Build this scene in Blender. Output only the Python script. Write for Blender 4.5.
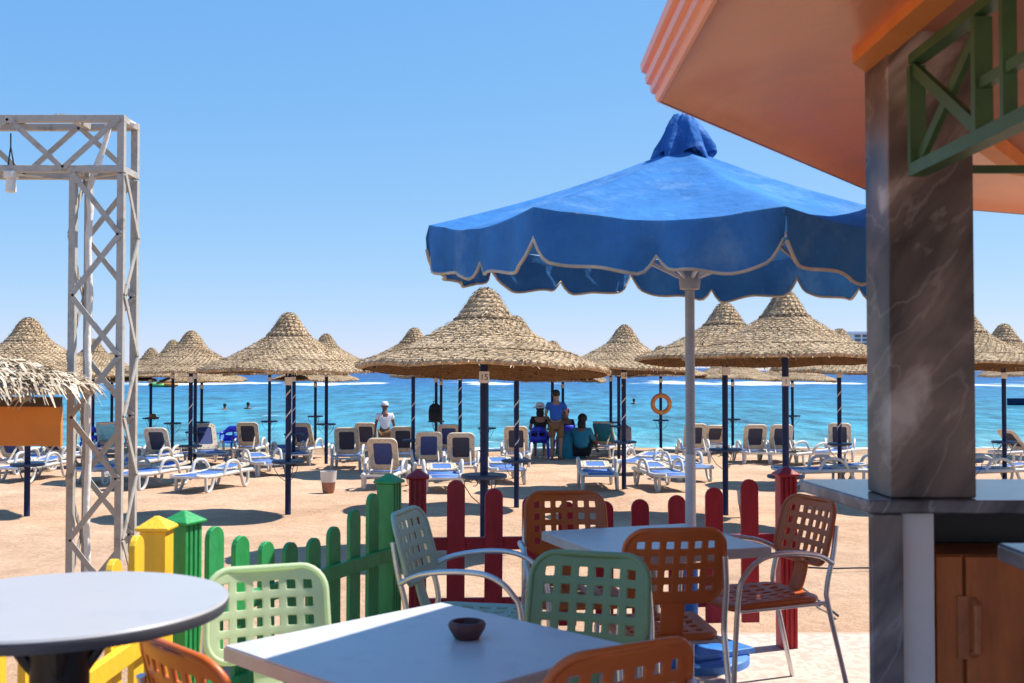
import bpy, bmesh, math, random
from mathutils import Vector, Matrix, noise as mnoise
R = math.radians
PI = math.pi
for o in list(bpy.data.objects):
    bpy.data.objects.remove(o, do_unlink=True)
S = bpy.context.scene
COL = S.collection

# ------------------------------------------------------------------ camera, sky, sun, exposure
CAMZ = 1.45
F = 1100.0
PITCH = math.atan(26.5 / F)
cam = bpy.data.cameras.new('camera')
cam.sensor_width = 36
cam.lens = F / 1024 * 36
cam.clip_end = 30000
cam.clip_start = 0.05
cam.dof.use_dof = True
cam.dof.focus_distance = 14
cam.dof.aperture_fstop = 7.0
camo = bpy.data.objects.new('camera', cam)
COL.objects.link(camo)
camo.location = (0, 0, CAMZ)
camo.rotation_euler = (PI / 2 + PITCH, 0, 0)
S.camera = camo

SUN_EL = R(56)
SUN_AZ = math.atan2(0.93, 0.367)        # from +Y towards +X
w = bpy.data.worlds.new('World')
S.world = w
w.use_nodes = True
wn = w.node_tree.nodes
sky = wn.new('ShaderNodeTexSky')
sky.sky_type = 'NISHITA'
sky.sun_disc = False
sky.sun_elevation = SUN_EL
sky.sun_rotation = SUN_AZ
sky.altitude = 0
sky.air_density = 0.8
sky.dust_density = 0.0
sky.ozone_density = 3.5
# softer zenith-to-horizon fall-off than the raw model, as on a dusty sea coast
ssep = wn.new('ShaderNodeSeparateColor')
scmb = wn.new('ShaderNodeCombineColor')
w.node_tree.links.new(sky.outputs[0], ssep.inputs[0])
for ch_, (pw, kk) in enumerate(((.80, .735), (.46, 1.50), (.2, 3.2))):
    pn = wn.new('ShaderNodeMath'); pn.operation = 'POWER'; pn.inputs[1].default_value = pw
    mn = wn.new('ShaderNodeMath'); mn.operation = 'MULTIPLY'; mn.inputs[1].default_value = kk
    w.node_tree.links.new(ssep.outputs[ch_], pn.inputs[0])
    w.node_tree.links.new(pn.outputs[0], mn.inputs[0])
    w.node_tree.links.new(mn.outputs[0], scmb.inputs[ch_])
w.node_tree.links.new(scmb.outputs[0], wn['Background'].inputs[0])
wn['Background'].inputs[1].default_value = 0.13

sl = bpy.data.lights.new('sun', 'SUN')
sl.energy = 4.8
sl.angle = R(0.5)
sl.color = (1.0, 0.95, 0.87)
so = bpy.data.objects.new('sun', sl)
COL.objects.link(so)
tos = Vector((math.sin(SUN_AZ) * math.cos(SUN_EL), math.cos(SUN_AZ) * math.cos(SUN_EL), math.sin(SUN_EL)))
so.rotation_euler = (-tos).to_track_quat('-Z', 'Y').to_euler()
so.location = (10, 6, 20)

S.view_settings.view_transform = 'Standard'
S.view_settings.look = 'None'
S.view_settings.gamma = 1
S.view_settings.exposure = 0.7

# ------------------------------------------------------------------ helpers
def ray(u, v):
    a, b = (u - 512) / F, (341.5 - v) / F
    c, s = math.cos(PITCH), math.sin(PITCH)
    return Vector((a, c - s * b, s + c * b))
def at_y(u, v, y):
    r = ray(u, v)
    return Vector((0, 0, CAMZ)) + r * (y / r.y)
def at_z(u, v, z):
    r = ray(u, v)
    return Vector((0, 0, CAMZ)) + r * ((z - CAMZ) / r.z)
SANDP = [(-60, -.1), (6, -.08), (7.5, -.16), (11, -.42), (16, -.68), (20, -.78), (24, -.84), (30, -.92), (33.8, -1.0), (40, -1.6), (70, -4)]
def sand_z(y):
    for (a, za), (b, zb) in zip(SANDP, SANDP[1:]):
        if y <= b:
            t = max(0, (y - a) / (b - a))
            return za + (zb - za) * t
    return SANDP[-1][1]

class MB:
    def __init__(self):
        self.bm = bmesh.new()
    def verts(self, pts):
        return [self.bm.verts.new(p) for p in pts]
    def face(self, vs, mi=0):
        try:
            f = self.bm.faces.new(vs)
            f.material_index = mi
            return f
        except ValueError:
            return None
    def box(self, c, s, rot=None, mi=0):
        m = rot if rot else Matrix.Identity(3)
        vs = self.verts([Vector(c) + m @ Vector((x * s[0] / 2, y * s[1] / 2, z * s[2] / 2))
                         for x in (-1, 1) for y in (-1, 1) for z in (-1, 1)])
        for q in ((0, 1, 3, 2), (4, 6, 7, 5), (0, 4, 5, 1), (2, 3, 7, 6), (0, 2, 6, 4), (1, 5, 7, 3)):
            self.face([vs[i] for i in q], mi)
    def bar(self, a, b, wd, th, up=(0, 0, 1), mi=0):
        a, b = Vector(a), Vector(b)
        d = b - a
        z = d.normalized()
        x = Vector(up).cross(z)
        if x.length < 1e-4:
            x = Vector((1, 0, 0)).cross(z)
        x.normalize()
        y = z.cross(x)
        m = Matrix((x, y, z)).transposed()
        self.box((a + b) / 2, (wd, th, d.length), m, mi)
    def tube(self, pts, r, n=8, closed=False, caps=True, mi=0):
        pts = [Vector(p) for p in pts]
        rr = r if isinstance(r, (list, tuple)) else [r] * len(pts)
        rings = []
        prev = None
        N = len(pts)
        for i, p in enumerate(pts):
            if closed:
                t = pts[(i + 1) % N] - pts[i - 1]
            else:
                t = pts[min(i + 1, N - 1)] - pts[max(i - 1, 0)]
            t.normalize()
            if prev is None:
                x = t.orthogonal().normalized()
            else:
                x = prev - t * prev.dot(t)
                if x.length < 1e-5:
                    x = t.orthogonal()
                x.normalize()
            prev = x
            y = t.cross(x)
            rings.append(self.verts([p + (x * math.cos(2 * PI * k / n) + y * math.sin(2 * PI * k / n)) * rr[i] for k in range(n)]))
        for i in range(N if closed else N - 1):
            A, B = rings[i], rings[(i + 1) % N]
            for k in range(n):
                self.face([A[k], A[(k + 1) % n], B[(k + 1) % n], B[k]], mi)
        if caps and not closed:
            self.face(rings[0][::-1], mi)
            self.face(rings[-1], mi)
    def lathe(self, prof, n=24, c=(0, 0, 0), mi=0, fn=None):
        rings = []
        for (r, z) in prof:
            if r < 1e-6:
                rings.append([self.bm.verts.new((c[0], c[1], c[2] + z))])
            else:
                ps = []
                for k in range(n):
                    a = 2 * PI * k / n
                    rr, zz = (r, z) if fn is None else fn(r, z, a)
                    ps.append((c[0] + rr * math.cos(a), c[1] + rr * math.sin(a), c[2] + zz))
                rings.append(self.verts(ps))
        for A, B in zip(rings, rings[1:]):
            for k in range(n):
                k2 = (k + 1) % n
                if len(A) == 1 and len(B) == 1:
                    continue
                if len(A) == 1:
                    self.face([A[0], B[k2], B[k]][::-1], mi)
                elif len(B) == 1:
                    self.face([A[k], A[k2], B[0]][::-1], mi)
                else:
                    self.face([A[k], A[k2], B[k2], B[k]][::-1], mi)
    def prism(self, poly, z0, z1, mi=0):
        a = self.verts([(p[0], p[1], z0) for p in poly])
        b = self.verts([(p[0], p[1], z1) for p in poly])
        n = len(poly)
        self.face(a[::-1], mi)
        self.face(b, mi)
        for i in range(n):
            self.face([a[i], a[(i + 1) % n], b[(i + 1) % n], b[i]], mi)
    def loft(self, rings, closed=True, caps=True, mi=0):
        rs = [self.verts(r) for r in rings]
        for A, B in zip(rs, rs[1:]):
            n = len(A)
            for k in range(n if closed else n - 1):
                self.face([A[k], A[(k + 1) % n], B[(k + 1) % n], B[k]], mi)
        if caps and closed:
            self.face(rs[0][::-1], mi)
            self.face(rs[-1], mi)
    def sphere(self, c, r, sc=(1, 1, 1), n=12, mi=0):
        prof = [(max(0, math.sin(PI * i / n)) * r if 0 < i < n else 0, -math.cos(PI * i / n) * r) for i in range(n + 1)]
        before = set(self.bm.verts)
        self.lathe(prof, 2 * n, (0, 0, 0), mi)
        for v in self.bm.verts:
            if v not in before:
                v.co = Vector((v.co.x * sc[0] + c[0], v.co.y * sc[1] + c[1], v.co.z * sc[2] + c[2]))
    def build(self, name, mats, parent=None, smooth=40, bevel=0, normals=True):
        bm = self.bm
        if normals:
            bmesh.ops.recalc_face_normals(bm, faces=bm.faces)
        if smooth:
            for f in bm.faces:
                f.smooth = True
            for e in bm.edges:
                if len(e.link_faces) == 2:
                    e.smooth = e.calc_face_angle(0) < R(smooth)
        me = bpy.data.meshes.new(name)
        bm.to_mesh(me)
        bm.free()
        for m in (mats if isinstance(mats, (list, tuple)) else [mats]):
            me.materials.append(m)
        o = bpy.data.objects.new(name, me)
        COL.objects.link(o)
        if parent:
            o.parent = parent
        if bevel:
            b = o.modifiers.new('bevel', 'BEVEL')
            b.width = bevel
            b.segments = 2
            b.limit_method = 'ANGLE'
            b.angle_limit = R(45)
            b.harden_normals = True
        return o

def tag(o, label=None, cat=None, group=None, kind=None):
    if label: o['label'] = label
    if cat: o['category'] = cat
    if group: o['group'] = group
    if kind: o['kind'] = kind
    return o
def thing(name, label, cat, loc=(0, 0, 0), rz=0, group=None):
    o = bpy.data.objects.new(name, None)
    COL.objects.link(o)
    o.empty_display_size = .2
    o.location = loc
    o.rotation_euler = (0, 0, rz)
    return tag(o, label, cat, group)
def copy_tree(o, parent=None):
    c = o.copy()
    COL.objects.link(c)
    c.parent = parent
    for ch in o.children:
        copy_tree(ch, c)
    return c
def smoothpath(pts, k=6, closed=False):
    pts = [Vector(p) for p in pts]
    out = []
    n = len(pts)
    for i in range(n if closed else n - 1):
        if closed:
            p0, p1, p2, p3 = pts[i - 1], pts[i], pts[(i + 1) % n], pts[(i + 2) % n]
        else:
            p0, p1, p2, p3 = pts[max(i - 1, 0)], pts[i], pts[i + 1], pts[min(i + 2, n - 1)]
        for j in range(k):
            t = j / k
            out.append(.5 * ((2 * p1) + (p2 - p0) * t + (2 * p0 - 5 * p1 + 4 * p2 - p3) * t * t + (3 * p1 - p0 - 3 * p2 + p3) * t ** 3))
    if not closed:
        out.append(pts[-1])
    return out

# ------------------------------------------------------------------ materials
def mat(name, col, rough=.6, var=.12, scale=6, bump=.0, bscale=40, metal=0, spec=None, stain_or_lit=None, stain_or_lit_scale=3, stain_or_lit_amt=.5, trans=0, stretch=None):
    m = bpy.data.materials.new(name)
    m.use_nodes = True
    nt = m.node_tree
    N, L = nt.nodes, nt.links
    b = N['Principled BSDF']
    b.inputs['Roughness'].default_value = rough
    b.inputs['Metallic'].default_value = metal
    if spec is not None:
        b.inputs['Specular IOR Level'].default_value = spec
    tc = N.new('ShaderNodeTexCoord')
    src = tc.outputs['Object']
    if stretch:
        mp = N.new('ShaderNodeMapping')
        mp.inputs['Scale'].default_value = stretch
        L.new(src, mp.inputs[0])
        src = mp.outputs[0]
    nz = N.new('ShaderNodeTexNoise')
    nz.inputs['Scale'].default_value = scale
    nz.inputs['Detail'].default_value = 6
    nz.inputs['Roughness'].default_value = .65
    L.new(src, nz.inputs['Vector'])
    rp = N.new('ShaderNodeValToRGB')
    c = col
    rp.color_ramp.elements[0].position = .3
    rp.color_ramp.elements[1].position = .7
    rp.color_ramp.elements[0].color = (c[0] * (1 - var), c[1] * (1 - var), c[2] * (1 - var), 1)
    rp.color_ramp.elements[1].color = (min(1, c[0] * (1 + var)), min(1, c[1] * (1 + var)), min(1, c[2] * (1 + var)), 1)
    L.new(nz.outputs['Fac'], rp.inputs[0])
    out = rp.outputs[0]
    if stain_or_lit:
        n2 = N.new('ShaderNodeTexNoise')
        n2.inputs['Scale'].default_value = stain_or_lit_scale
        n2.inputs['Detail'].default_value = 8
        n2.inputs['Roughness'].default_value = .7
        L.new(src, n2.inputs['Vector'])
        r2 = N.new('ShaderNodeValToRGB')
        r2.color_ramp.elements[0].position = .52
        r2.color_ramp.elements[1].position = .68
        r2.color_ramp.elements[1].color = (stain_or_lit_amt,) * 3 + (1,)
        L.new(n2.outputs['Fac'], r2.inputs[0])
        mx = N.new('ShaderNodeMix')
        mx.data_type = 'RGBA'
        L.new(r2.outputs[0], mx.inputs[0])
        L.new(out, mx.inputs[6])
        mx.inputs[7].default_value = (*stain_or_lit, 1)
        out = mx.outputs[2]
    L.new(out, b.inputs['Base Color'])
    if bump:
        bn = N.new('ShaderNodeTexNoise')
        bn.inputs['Scale'].default_value = bscale
        bn.inputs['Detail'].default_value = 5
        L.new(src, bn.inputs['Vector'])
        bp = N.new('ShaderNodeBump')
        bp.inputs['Strength'].default_value = bump
        bp.inputs['Distance'].default_value = .02
        L.new(bn.outputs['Fac'], bp.inputs['Height'])
        L.new(bp.outputs[0], b.inputs['Normal'])
    if trans:
        tr = N.new('ShaderNodeBsdfTranslucent')
        L.new(out, tr.inputs[0])
        ms = N.new('ShaderNodeMixShader')
        ms.inputs[0].default_value = trans
        L.new(b.outputs[0], ms.inputs[1])
        L.new(tr.outputs[0], ms.inputs[2])
        L.new(ms.outputs[0], N['Material Output'].inputs[0])
    return m

def reed_mat(name, cols, rough=.9, weave=0):
    m = bpy.data.materials.new(name)
    m.use_nodes = True
    N, L = m.node_tree.nodes, m.node_tree.links
    b = N['Principled BSDF']
    b.inputs['Roughness'].default_value = rough
    b.inputs['Specular IOR Level'].default_value = .2
    g = N.new('ShaderNodeNewGeometry')
    rp = N.new('ShaderNodeValToRGB')
    els = rp.color_ramp.elements
    els[0].color = (*cols[0], 1)
    els[1].color = (*cols[-1], 1)
    for i in range(1, len(cols) - 1):
        e = els.new(i / (len(cols) - 1))
        e.color = (*cols[i], 1)
    tc = N.new('ShaderNodeTexCoord')
    nz = N.new('ShaderNodeTexNoise')
    nz.inputs['Scale'].default_value = 2.2
    nz.inputs['Detail'].default_value = 6
    L.new(tc.outputs['Object'], nz.inputs['Vector'])
    ad = N.new('ShaderNodeMath'); ad.operation = 'MULTIPLY_ADD'
    L.new(nz.outputs['Fac'], ad.inputs[0]); ad.inputs[1].default_value = .9; ad.inputs[2].default_value = -.45
    a2 = N.new('ShaderNodeMath'); a2.operation = 'ADD'
    L.new(ad.outputs[0], a2.inputs[0]); L.new(g.outputs['Random Per Island'], a2.inputs[1])
    L.new(a2.outputs[0], rp.inputs[0])
    L.new(rp.outputs[0], b.inputs['Base Color'])
    if weave:
        sp_ = N.new('ShaderNodeSeparateXYZ'); L.new(tc.outputs['Object'], sp_.inputs[0])
        def mth(op, a, b=None):
            q = N.new('ShaderNodeMath'); q.operation = op
            for k, v_ in enumerate((a, b)):
                if v_ is None: continue
                if isinstance(v_, (int, float)): q.inputs[k].default_value = v_
                else: L.new(v_, q.inputs[k])
            return q.outputs[0]
        wob_ = N.new('ShaderNodeTexNoise'); wob_.inputs['Scale'].default_value = 5; L.new(tc.outputs['Object'], wob_.inputs['Vector'])
        rr = mth('SQRT', mth('ADD', mth('MULTIPLY', sp_.outputs['X'], sp_.outputs['X']), mth('MULTIPLY', sp_.outputs['Y'], sp_.outputs['Y'])))
        rr = mth('SUBTRACT', mth('ADD', rr, mth('MULTIPLY', wob_.outputs['Fac'], .05)), mth('MULTIPLY', sp_.outputs['Z'], .55))
        rq = mth('DIVIDE', rr, weave)
        row = mth('FLOOR', rq)
        fr = mth('FRACT', rq)
        an = mth('ARCTAN2', sp_.outputs['Y'], sp_.outputs['X'])
        ph = mth('ADD', mth('MULTIPLY', an, mth('ADD', mth('MULTIPLY', row, 3.0), 24.0)), mth('ADD', mth('MULTIPLY', row, 2.4), mth('MULTIPLY', fr, 3.0)))
        hgt = mth('MULTIPLY', mth('SINE', mth('MULTIPLY', fr, PI)), mth('ADD', .55, mth('MULTIPLY', mth('SINE', ph), .45)))
        a3 = mth('ADD', a2.outputs[0], mth('MULTIPLY', mth('SUBTRACT', hgt, .45), .55))  # shade in the gaps between reed rows put into the colour
        L.new(a3, rp.inputs[0])
    n2 = N.new('ShaderNodeTexNoise'); n2.inputs['Scale'].default_value = 45
    L.new(tc.outputs['Object'], n2.inputs['Vector'])
    bp = N.new('ShaderNodeBump'); bp.inputs['Strength'].default_value = .6; bp.inputs['Distance'].default_value = .02
    if weave:
        L.new(mth('ADD', hgt, mth('MULTIPLY', n2.outputs['Fac'], .5)), bp.inputs['Height']); bp.inputs['Strength'].default_value = 1.0; bp.inputs['Distance'].default_value = .03
    else:
        L.new(n2.outputs['Fac'], bp.inputs['Height'])
    L.new(bp.outputs[0], b.inputs['Normal'])
    return m

M = {}
M['navy'] = mat('navy paint', (.008, .018, .07), .5, .35, 9, .15, 30, spec=.25, stain_or_lit=(.02, .04, .12), stain_or_lit_amt=.6)
M['navy_top'] = mat('navy table paint', (.022, .045, .1), .5, .3, 14, .2, 40)
M['white_plastic'] = mat('white plastic', (.56, .54, .5), .45, .06, 5, stain_or_lit=(.5, .43, .35), stain_or_lit_amt=.35, stain_or_lit_scale=4)
M['cream_plastic'] = mat('cream plastic', (.56, .48, .37), .5, .1, 8, stain_or_lit=(.4, .32, .24), stain_or_lit_amt=.4, stain_or_lit_scale=5)
M['sling'] = mat('blue sling fabric', (.06, .155, .46), .75, .15, 12, .15, 90)
M['sling_dark'] = mat('dark sling back', (.035, .04, .07), .8, .2, 16, .15, 90)
M['sling_navy'] = mat('navy sling back', (.035, .06, .2), .8, .2, 16, .15, 90)
M['blue_plastic'] = mat('blue plastic', (.02, .04, .55), .4, .1, 8)
M['red_paint'] = mat('red wood paint', (.42, .012, .022), .5, .2, 5, .2, 25, stain_or_lit=(.2, .01, .015), stain_or_lit_amt=.5, stretch=(3, 3, 1))
M['green_paint'] = mat('green wood paint', (.025, .3, .075), .45, .18, 5, .2, 25, stain_or_lit=(.08, .4, .16), stain_or_lit_amt=.4, stretch=(3, 3, 1))
M['yellow_paint'] = mat('yellow wood paint', (.86, .5, .025), .5, .1, 5, .2, 25, stain_or_lit=(.62, .36, .04), stain_or_lit_amt=.5, stretch=(3, 3, 1))
M['orange_plastic'] = mat('orange plastic', (.62, .145, .03), .38, .08, 4, stain_or_lit=(.45, .11, .03), stain_or_lit_amt=.3, trans=.12)
M['mint_plastic'] = mat('pale green plastic', (.78, .88, .6), .4, .06, 4, trans=.5)
M['sage_plastic'] = mat('sage green plastic', (.23, .33, .15), .4, .08, 4, trans=.1)
M['teal_plastic'] = mat('weathered green plastic', (.42, .54, .4), .4, .1, 4, stain_or_lit=(.55, .62, .55), stain_or_lit_amt=.4, trans=.1)
M['alu'] = mat('aluminium tube', (.72, .71, .7), .38, .1, 20, metal=.85)
M['laminate'] = mat('pale laminate', (.58, .565, .55), .33, .04, 3, stain_or_lit=(.36, .38, .42), stain_or_lit_amt=.5, stain_or_lit_scale=6)
M['laminate_grey'] = mat('grey laminate', (.40, .395, .40), .33, .05, 3, stain_or_lit=(.3, .31, .33), stain_or_lit_amt=.5, stain_or_lit_scale=6)
M['edge_dark'] = mat('dark table edge', (.06, .06, .07), .5, .2, 10)
M['edge_alu'] = mat('table edge band', (.5, .46, .42), .45, .12, 12)
M['black_metal'] = mat('black iron', (.012, .012, .014), .5, .3, 12)
M['clay'] = mat('dark clay', (.1, .035, .028), .55, .25, 25, .3, 60)
M['umb_blue'] = mat('blue canvas', (.045, .185, .46), .9, .22, 3, .5, 18, spec=.1, stain_or_lit=(.16, .32, .55), stain_or_lit_amt=.6, stain_or_lit_scale=2.5, trans=.07)
M['umb_cap'] = mat('blue cap canvas', (.03, .14, .42), .9, .3, 9, .5, 30, spec=.1, stain_or_lit=(.3, .45, .7), stain_or_lit_amt=.5, stain_or_lit_scale=9, trans=.1)  # pale blotches paint sunlit brightness into the cap colour
M['trim'] = mat('beige edging tape', (.52, .46, .36), .85, .2, 14)
M['pole_grey'] = mat('grey painted pole', (.42, .41, .4), .5, .15, 8, stain_or_lit=(.25, .24, .22), stain_or_lit_amt=.5)
M['pole_white'] = mat('white painted pole sleeve', (.68, .68, .68), .45, .08, 8)
M['base_blue'] = mat('blue painted base', (.02, .17, .55), .5, .15, 7, .2, 30, stain_or_lit=(.2, .34, .6), stain_or_lit_amt=.4)
M['truss'] = mat('weathered white paint', (.42, .39, .345), .55, .25, 7, .15, 30, stain_or_lit=(.15, .12, .09), stain_or_lit_amt=.8, stain_or_lit_scale=7)
M['cable_white'] = mat('white cable', (.74, .72, .68), .5, .12, 10, .3, 30)
M['dark_wire'] = mat('dark wire', (.03, .03, .035), .6, .2, 10)
M['board_orange'] = mat('orange board', (.62, .2, .02), .6, .1, 4, stain_or_lit=(.4, .12, .02), stain_or_lit_amt=.4)
M['salmon'] = mat('salmon render', (.97, .31, .115), .3, .07, 2.2, .12, 9, stain_or_lit=(.6, .24, .13), stain_or_lit_amt=.4, stain_or_lit_scale=1.4)
M['orange_render'] = mat('orange render', (.85, .27, .05), .6, .1, 4, .15, 12)
M['trellis'] = mat('dark green trellis paint', (.05, .115, .036), .5, .2, 8)
M['white_panel'] = mat('white panel', (.66, .65, .63), .6, .06, 3, stain_or_lit=(.45, .43, .4), stain_or_lit_amt=.3)
M['cab'] = mat('orange brown cabinet', (.44, .125, .028), .5, .2, 4, .1, 20, stretch=(4, 4, 1), stain_or_lit=(.24, .07, .025), stain_or_lit_amt=.5)
M['tag'] = mat('white tag', (.75, .72, .68), .6, .1, 12)
M['ink'] = mat('black ink', (.02, .02, .025), .7, .1, 12)
M['tape'] = mat('white rope', (.7, .67, .62), .8, .12, 18)
M['thatch'] = reed_mat('thatch reed', [(.16, .1, .05), (.36, .25, .145), (.53, .385, .235), (.72, .55, .36)], weave=.062)
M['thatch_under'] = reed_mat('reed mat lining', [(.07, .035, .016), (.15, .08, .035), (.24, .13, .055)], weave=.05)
M['palm'] = reed_mat('dry palm strips', [(.3, .23, .16), (.5, .41, .3), (.7, .6, .47)])
M['buoy'] = mat('orange buoy', (.8, .27, .06), .5, .1, 6)
M['skin'] = mat('tanned skin', (.32, .17, .1), .55, .1, 8)
M['skin_dark'] = mat('brown skin', (.16, .08, .05), .55, .1, 8)
M['hair'] = mat('black hair', (.012, .01, .009), .7, .3, 20)
M['shirt_blue'] = mat('blue shirt', (.02, .1, .4), .85, .15, 8)
M['shorts'] = mat('brown shorts', (.2, .1, .04), .85, .15, 8)
M['white_cloth'] = mat('white cloth', (.75, .75, .78), .85, .06, 8)
M['black_cloth'] = mat('black cloth', (.014, .014, .018), .85, .3, 9)
M['teal_cloth'] = mat('teal towel', (.02, .2, .28), .9, .2, 10, .3, 60)
M['pink_cloth'] = mat('pink cloth', (.75, .08, .25), .85, .1, 10)
M['brown_bag'] = mat('brown straw', (.3, .12, .05), .9, .3, 20)
M['grey_bag'] = mat('grey bag', (.16, .15, .15), .8, .2, 12)
M['slot'] = mat('slot', (.2, .15, .11), .8)
M['pot'] = mat('brown pot', (.3, .13, .08), .7, .2, 12)

def marble(name, base, vein, light, rough=.25, fine=.5):
    m = bpy.data.materials.new(name)
    m.use_nodes = True
    N, L = m.node_tree.nodes, m.node_tree.links
    b = N['Principled BSDF']
    b.inputs['Roughness'].default_value = rough
    tc = N.new('ShaderNodeTexCoord')
    mp = N.new('ShaderNodeMapping')
    mp.vector_type = 'TEXTURE'
    mp.inputs['Rotation'].default_value = (R(8), R(38), 0)
    mp.inputs['Scale'].default_value = (.15, .3, .5)
    L.new(tc.outputs['Object'], mp.inputs[0])
    n1 = N.new('ShaderNodeTexNoise')
    n1.inputs['Scale'].default_value = 1.1
    n1.inputs['Detail'].default_value = 7
    n1.inputs['Distortion'].default_value = .5
    L.new(mp.outputs[0], n1.inputs['Vector'])
    rp = N.new('ShaderNodeValToRGB')
    e = rp.color_ramp.elements
    e[0].position = .32; e[0].color = (*vein, 1)
    e[1].position = .67; e[1].color = (*light, 1)
    k = e.new(.48); k.color = (*base, 1)
    k = e.new(.57); k.color = (base[0] * 1.5, base[1] * 1.45, base[2] * 1.4, 1)
    L.new(n1.outputs['Fac'], rp.inputs[0])
    wv = N.new('ShaderNodeTexNoise')
    wv.inputs['Scale'].default_value = .9
    wv.inputs['Detail'].default_value = 5
    wv.inputs['Distortion'].default_value = .4
    L.new(mp.outputs[0], wv.inputs['Vector'])
    sb = N.new('ShaderNodeMath'); sb.operation = 'SUBTRACT'; sb.inputs[1].default_value = .5; L.new(wv.outputs['Fac'], sb.inputs[0])
    ab = N.new('ShaderNodeMath'); ab.operation = 'ABSOLUTE'; L.new(sb.outputs[0], ab.inputs[0])
    r2 = N.new('ShaderNodeMapRange'); r2.inputs[1].default_value = 0; r2.inputs[2].default_value = .018; r2.inputs[3].default_value = fine; r2.inputs[4].default_value = 0
    L.new(ab.outputs[0], r2.inputs[0])
    mx = N.new('ShaderNodeMix'); mx.data_type = 'RGBA'
    L.new(r2.outputs[0], mx.inputs[0]); L.new(rp.outputs[0], mx.inputs[6])
    mx.inputs[7].default_value = (*light, 1)
    L.new(mx.outputs[2], b.inputs['Base Color'])
    return m
M['marble'] = marble('brown marble', (.13, .094, .073), (.024, .017, .013), (.5, .41, .34), .42, .22)
M['marble_grey'] = marble('grey marble', (.13, .125, .13), (.04, .038, .04), (.34, .33, .34), .18)

# ------------------------------------------------------------------ setting: sand, sea, terrace, far shore
def sand_material():
    m = bpy.data.materials.new('beach sand')
    m.use_nodes = True
    N, L = m.node_tree.nodes, m.node_tree.links
    b = N['Principled BSDF']
    b.inputs['Roughness'].default_value = .95
    b.inputs['Specular IOR Level'].default_value = .1
    tc = N.new('ShaderNodeTexCoord')
    n1 = N.new('ShaderNodeTexNoise'); n1.inputs['Scale'].default_value = .8; n1.inputs['Detail'].default_value = 9; n1.inputs['Roughness'].default_value = .62
    L.new(tc.outputs['Object'], n1.inputs['Vector'])
    rp = N.new('ShaderNodeValToRGB')
    e = rp.color_ramp.elements
    e[0].position = .3; e[0].color = (.47, .295, .185, 1)
    e[1].position = .68; e[1].color = (.68, .45, .295, 1)
    L.new(n1.outputs['Fac'], rp.inputs[0])
    # wet band by the water line
    sx = N.new('ShaderNodeSeparateXYZ'); L.new(tc.outputs['Object'], sx.inputs[0])
    mr = N.new('ShaderNodeMapRange'); mr.inputs[1].default_value = -.985; mr.inputs[2].default_value = -.93
    L.new(sx.outputs['Z'], mr.inputs[0])
    mx = N.new('ShaderNodeMix'); mx.data_type = 'RGBA'
    L.new(mr.outputs[0], mx.inputs[0]); mx.inputs[6].default_value = (.36, .25, .16, 1); L.new(rp.outputs[0], mx.inputs[7])
    # grit
    n3 = N.new('ShaderNodeTexNoise'); n3.inputs['Scale'].default_value = 14; n3.inputs['Detail'].default_value = 6; n3.inputs['Roughness'].default_value = .8
    L.new(tc.outputs['Object'], n3.inputs['Vector'])
    r3 = N.new('ShaderNodeMapRange'); r3.inputs[1].default_value = .35; r3.inputs[2].default_value = .65; r3.inputs[3].default_value = .82; r3.inputs[4].default_value = 1.1
    L.new(n3.outputs['Fac'], r3.inputs[0])
    vm = N.new('ShaderNodeVectorMath'); vm.operation = 'SCALE'
    L.new(mx.outputs[2], vm.inputs[0]); L.new(r3.outputs[0], vm.inputs['Scale'])
    L.new(vm.outputs[0], b.inputs['Base Color'])
    n2 = N.new('ShaderNodeTexNoise'); n2.inputs['Scale'].default_value = 3.2; n2.inputs['Detail'].default_value = 9; n2.inputs['Roughness'].default_value = .72
    L.new(tc.outputs['Object'], n2.inputs['Vector'])
    bp = N.new('ShaderNodeBump'); bp.inputs['Strength'].default_value = 1.0; bp.inputs['Distance'].default_value = .085
    L.new(n2.outputs['Fac'], bp.inputs['Height']); L.new(bp.outputs[0], b.inputs['Normal'])
    return m

ys = []
y = -45.0
while y < 60:
    ys.append(y)
    y += .22 if 5 < y < 24 else (.3 if 0 < y < 42 else 2.0)
xs = []
x = -90.0
while x < 90:
    xs.append(x)
    x += .22 if abs(x) < 10 else (.4 if abs(x) < 22 else 3)
mb = MB()
grid = []
for yy in ys:
    row = []
    for xx in xs:
        amp = min(1, max(0.15, (yy - 5) / 4))
        z = sand_z(yy) + amp * (.045 * mnoise.noise((xx * .5, yy * .5, 0)) + .03 * mnoise.noise((xx * 1.7, yy * 1.7, 3)) + .014 * mnoise.noise((xx * 4, yy * 4, 7)))
        if yy > 28:
            z += .05 * mnoise.noise((xx * .15, yy * .1, 9))
        row.append(mb.bm.verts.new((xx, yy, z)))
    grid.append(row)
for a, b_ in zip(grid, grid[1:]):
    for k in range(len(a) - 1):
        mb.face([a[k], a[k + 1], b_[k + 1], b_[k]])
tag(mb.build('sand', sand_material(), smooth=180), kind='structure')

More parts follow.
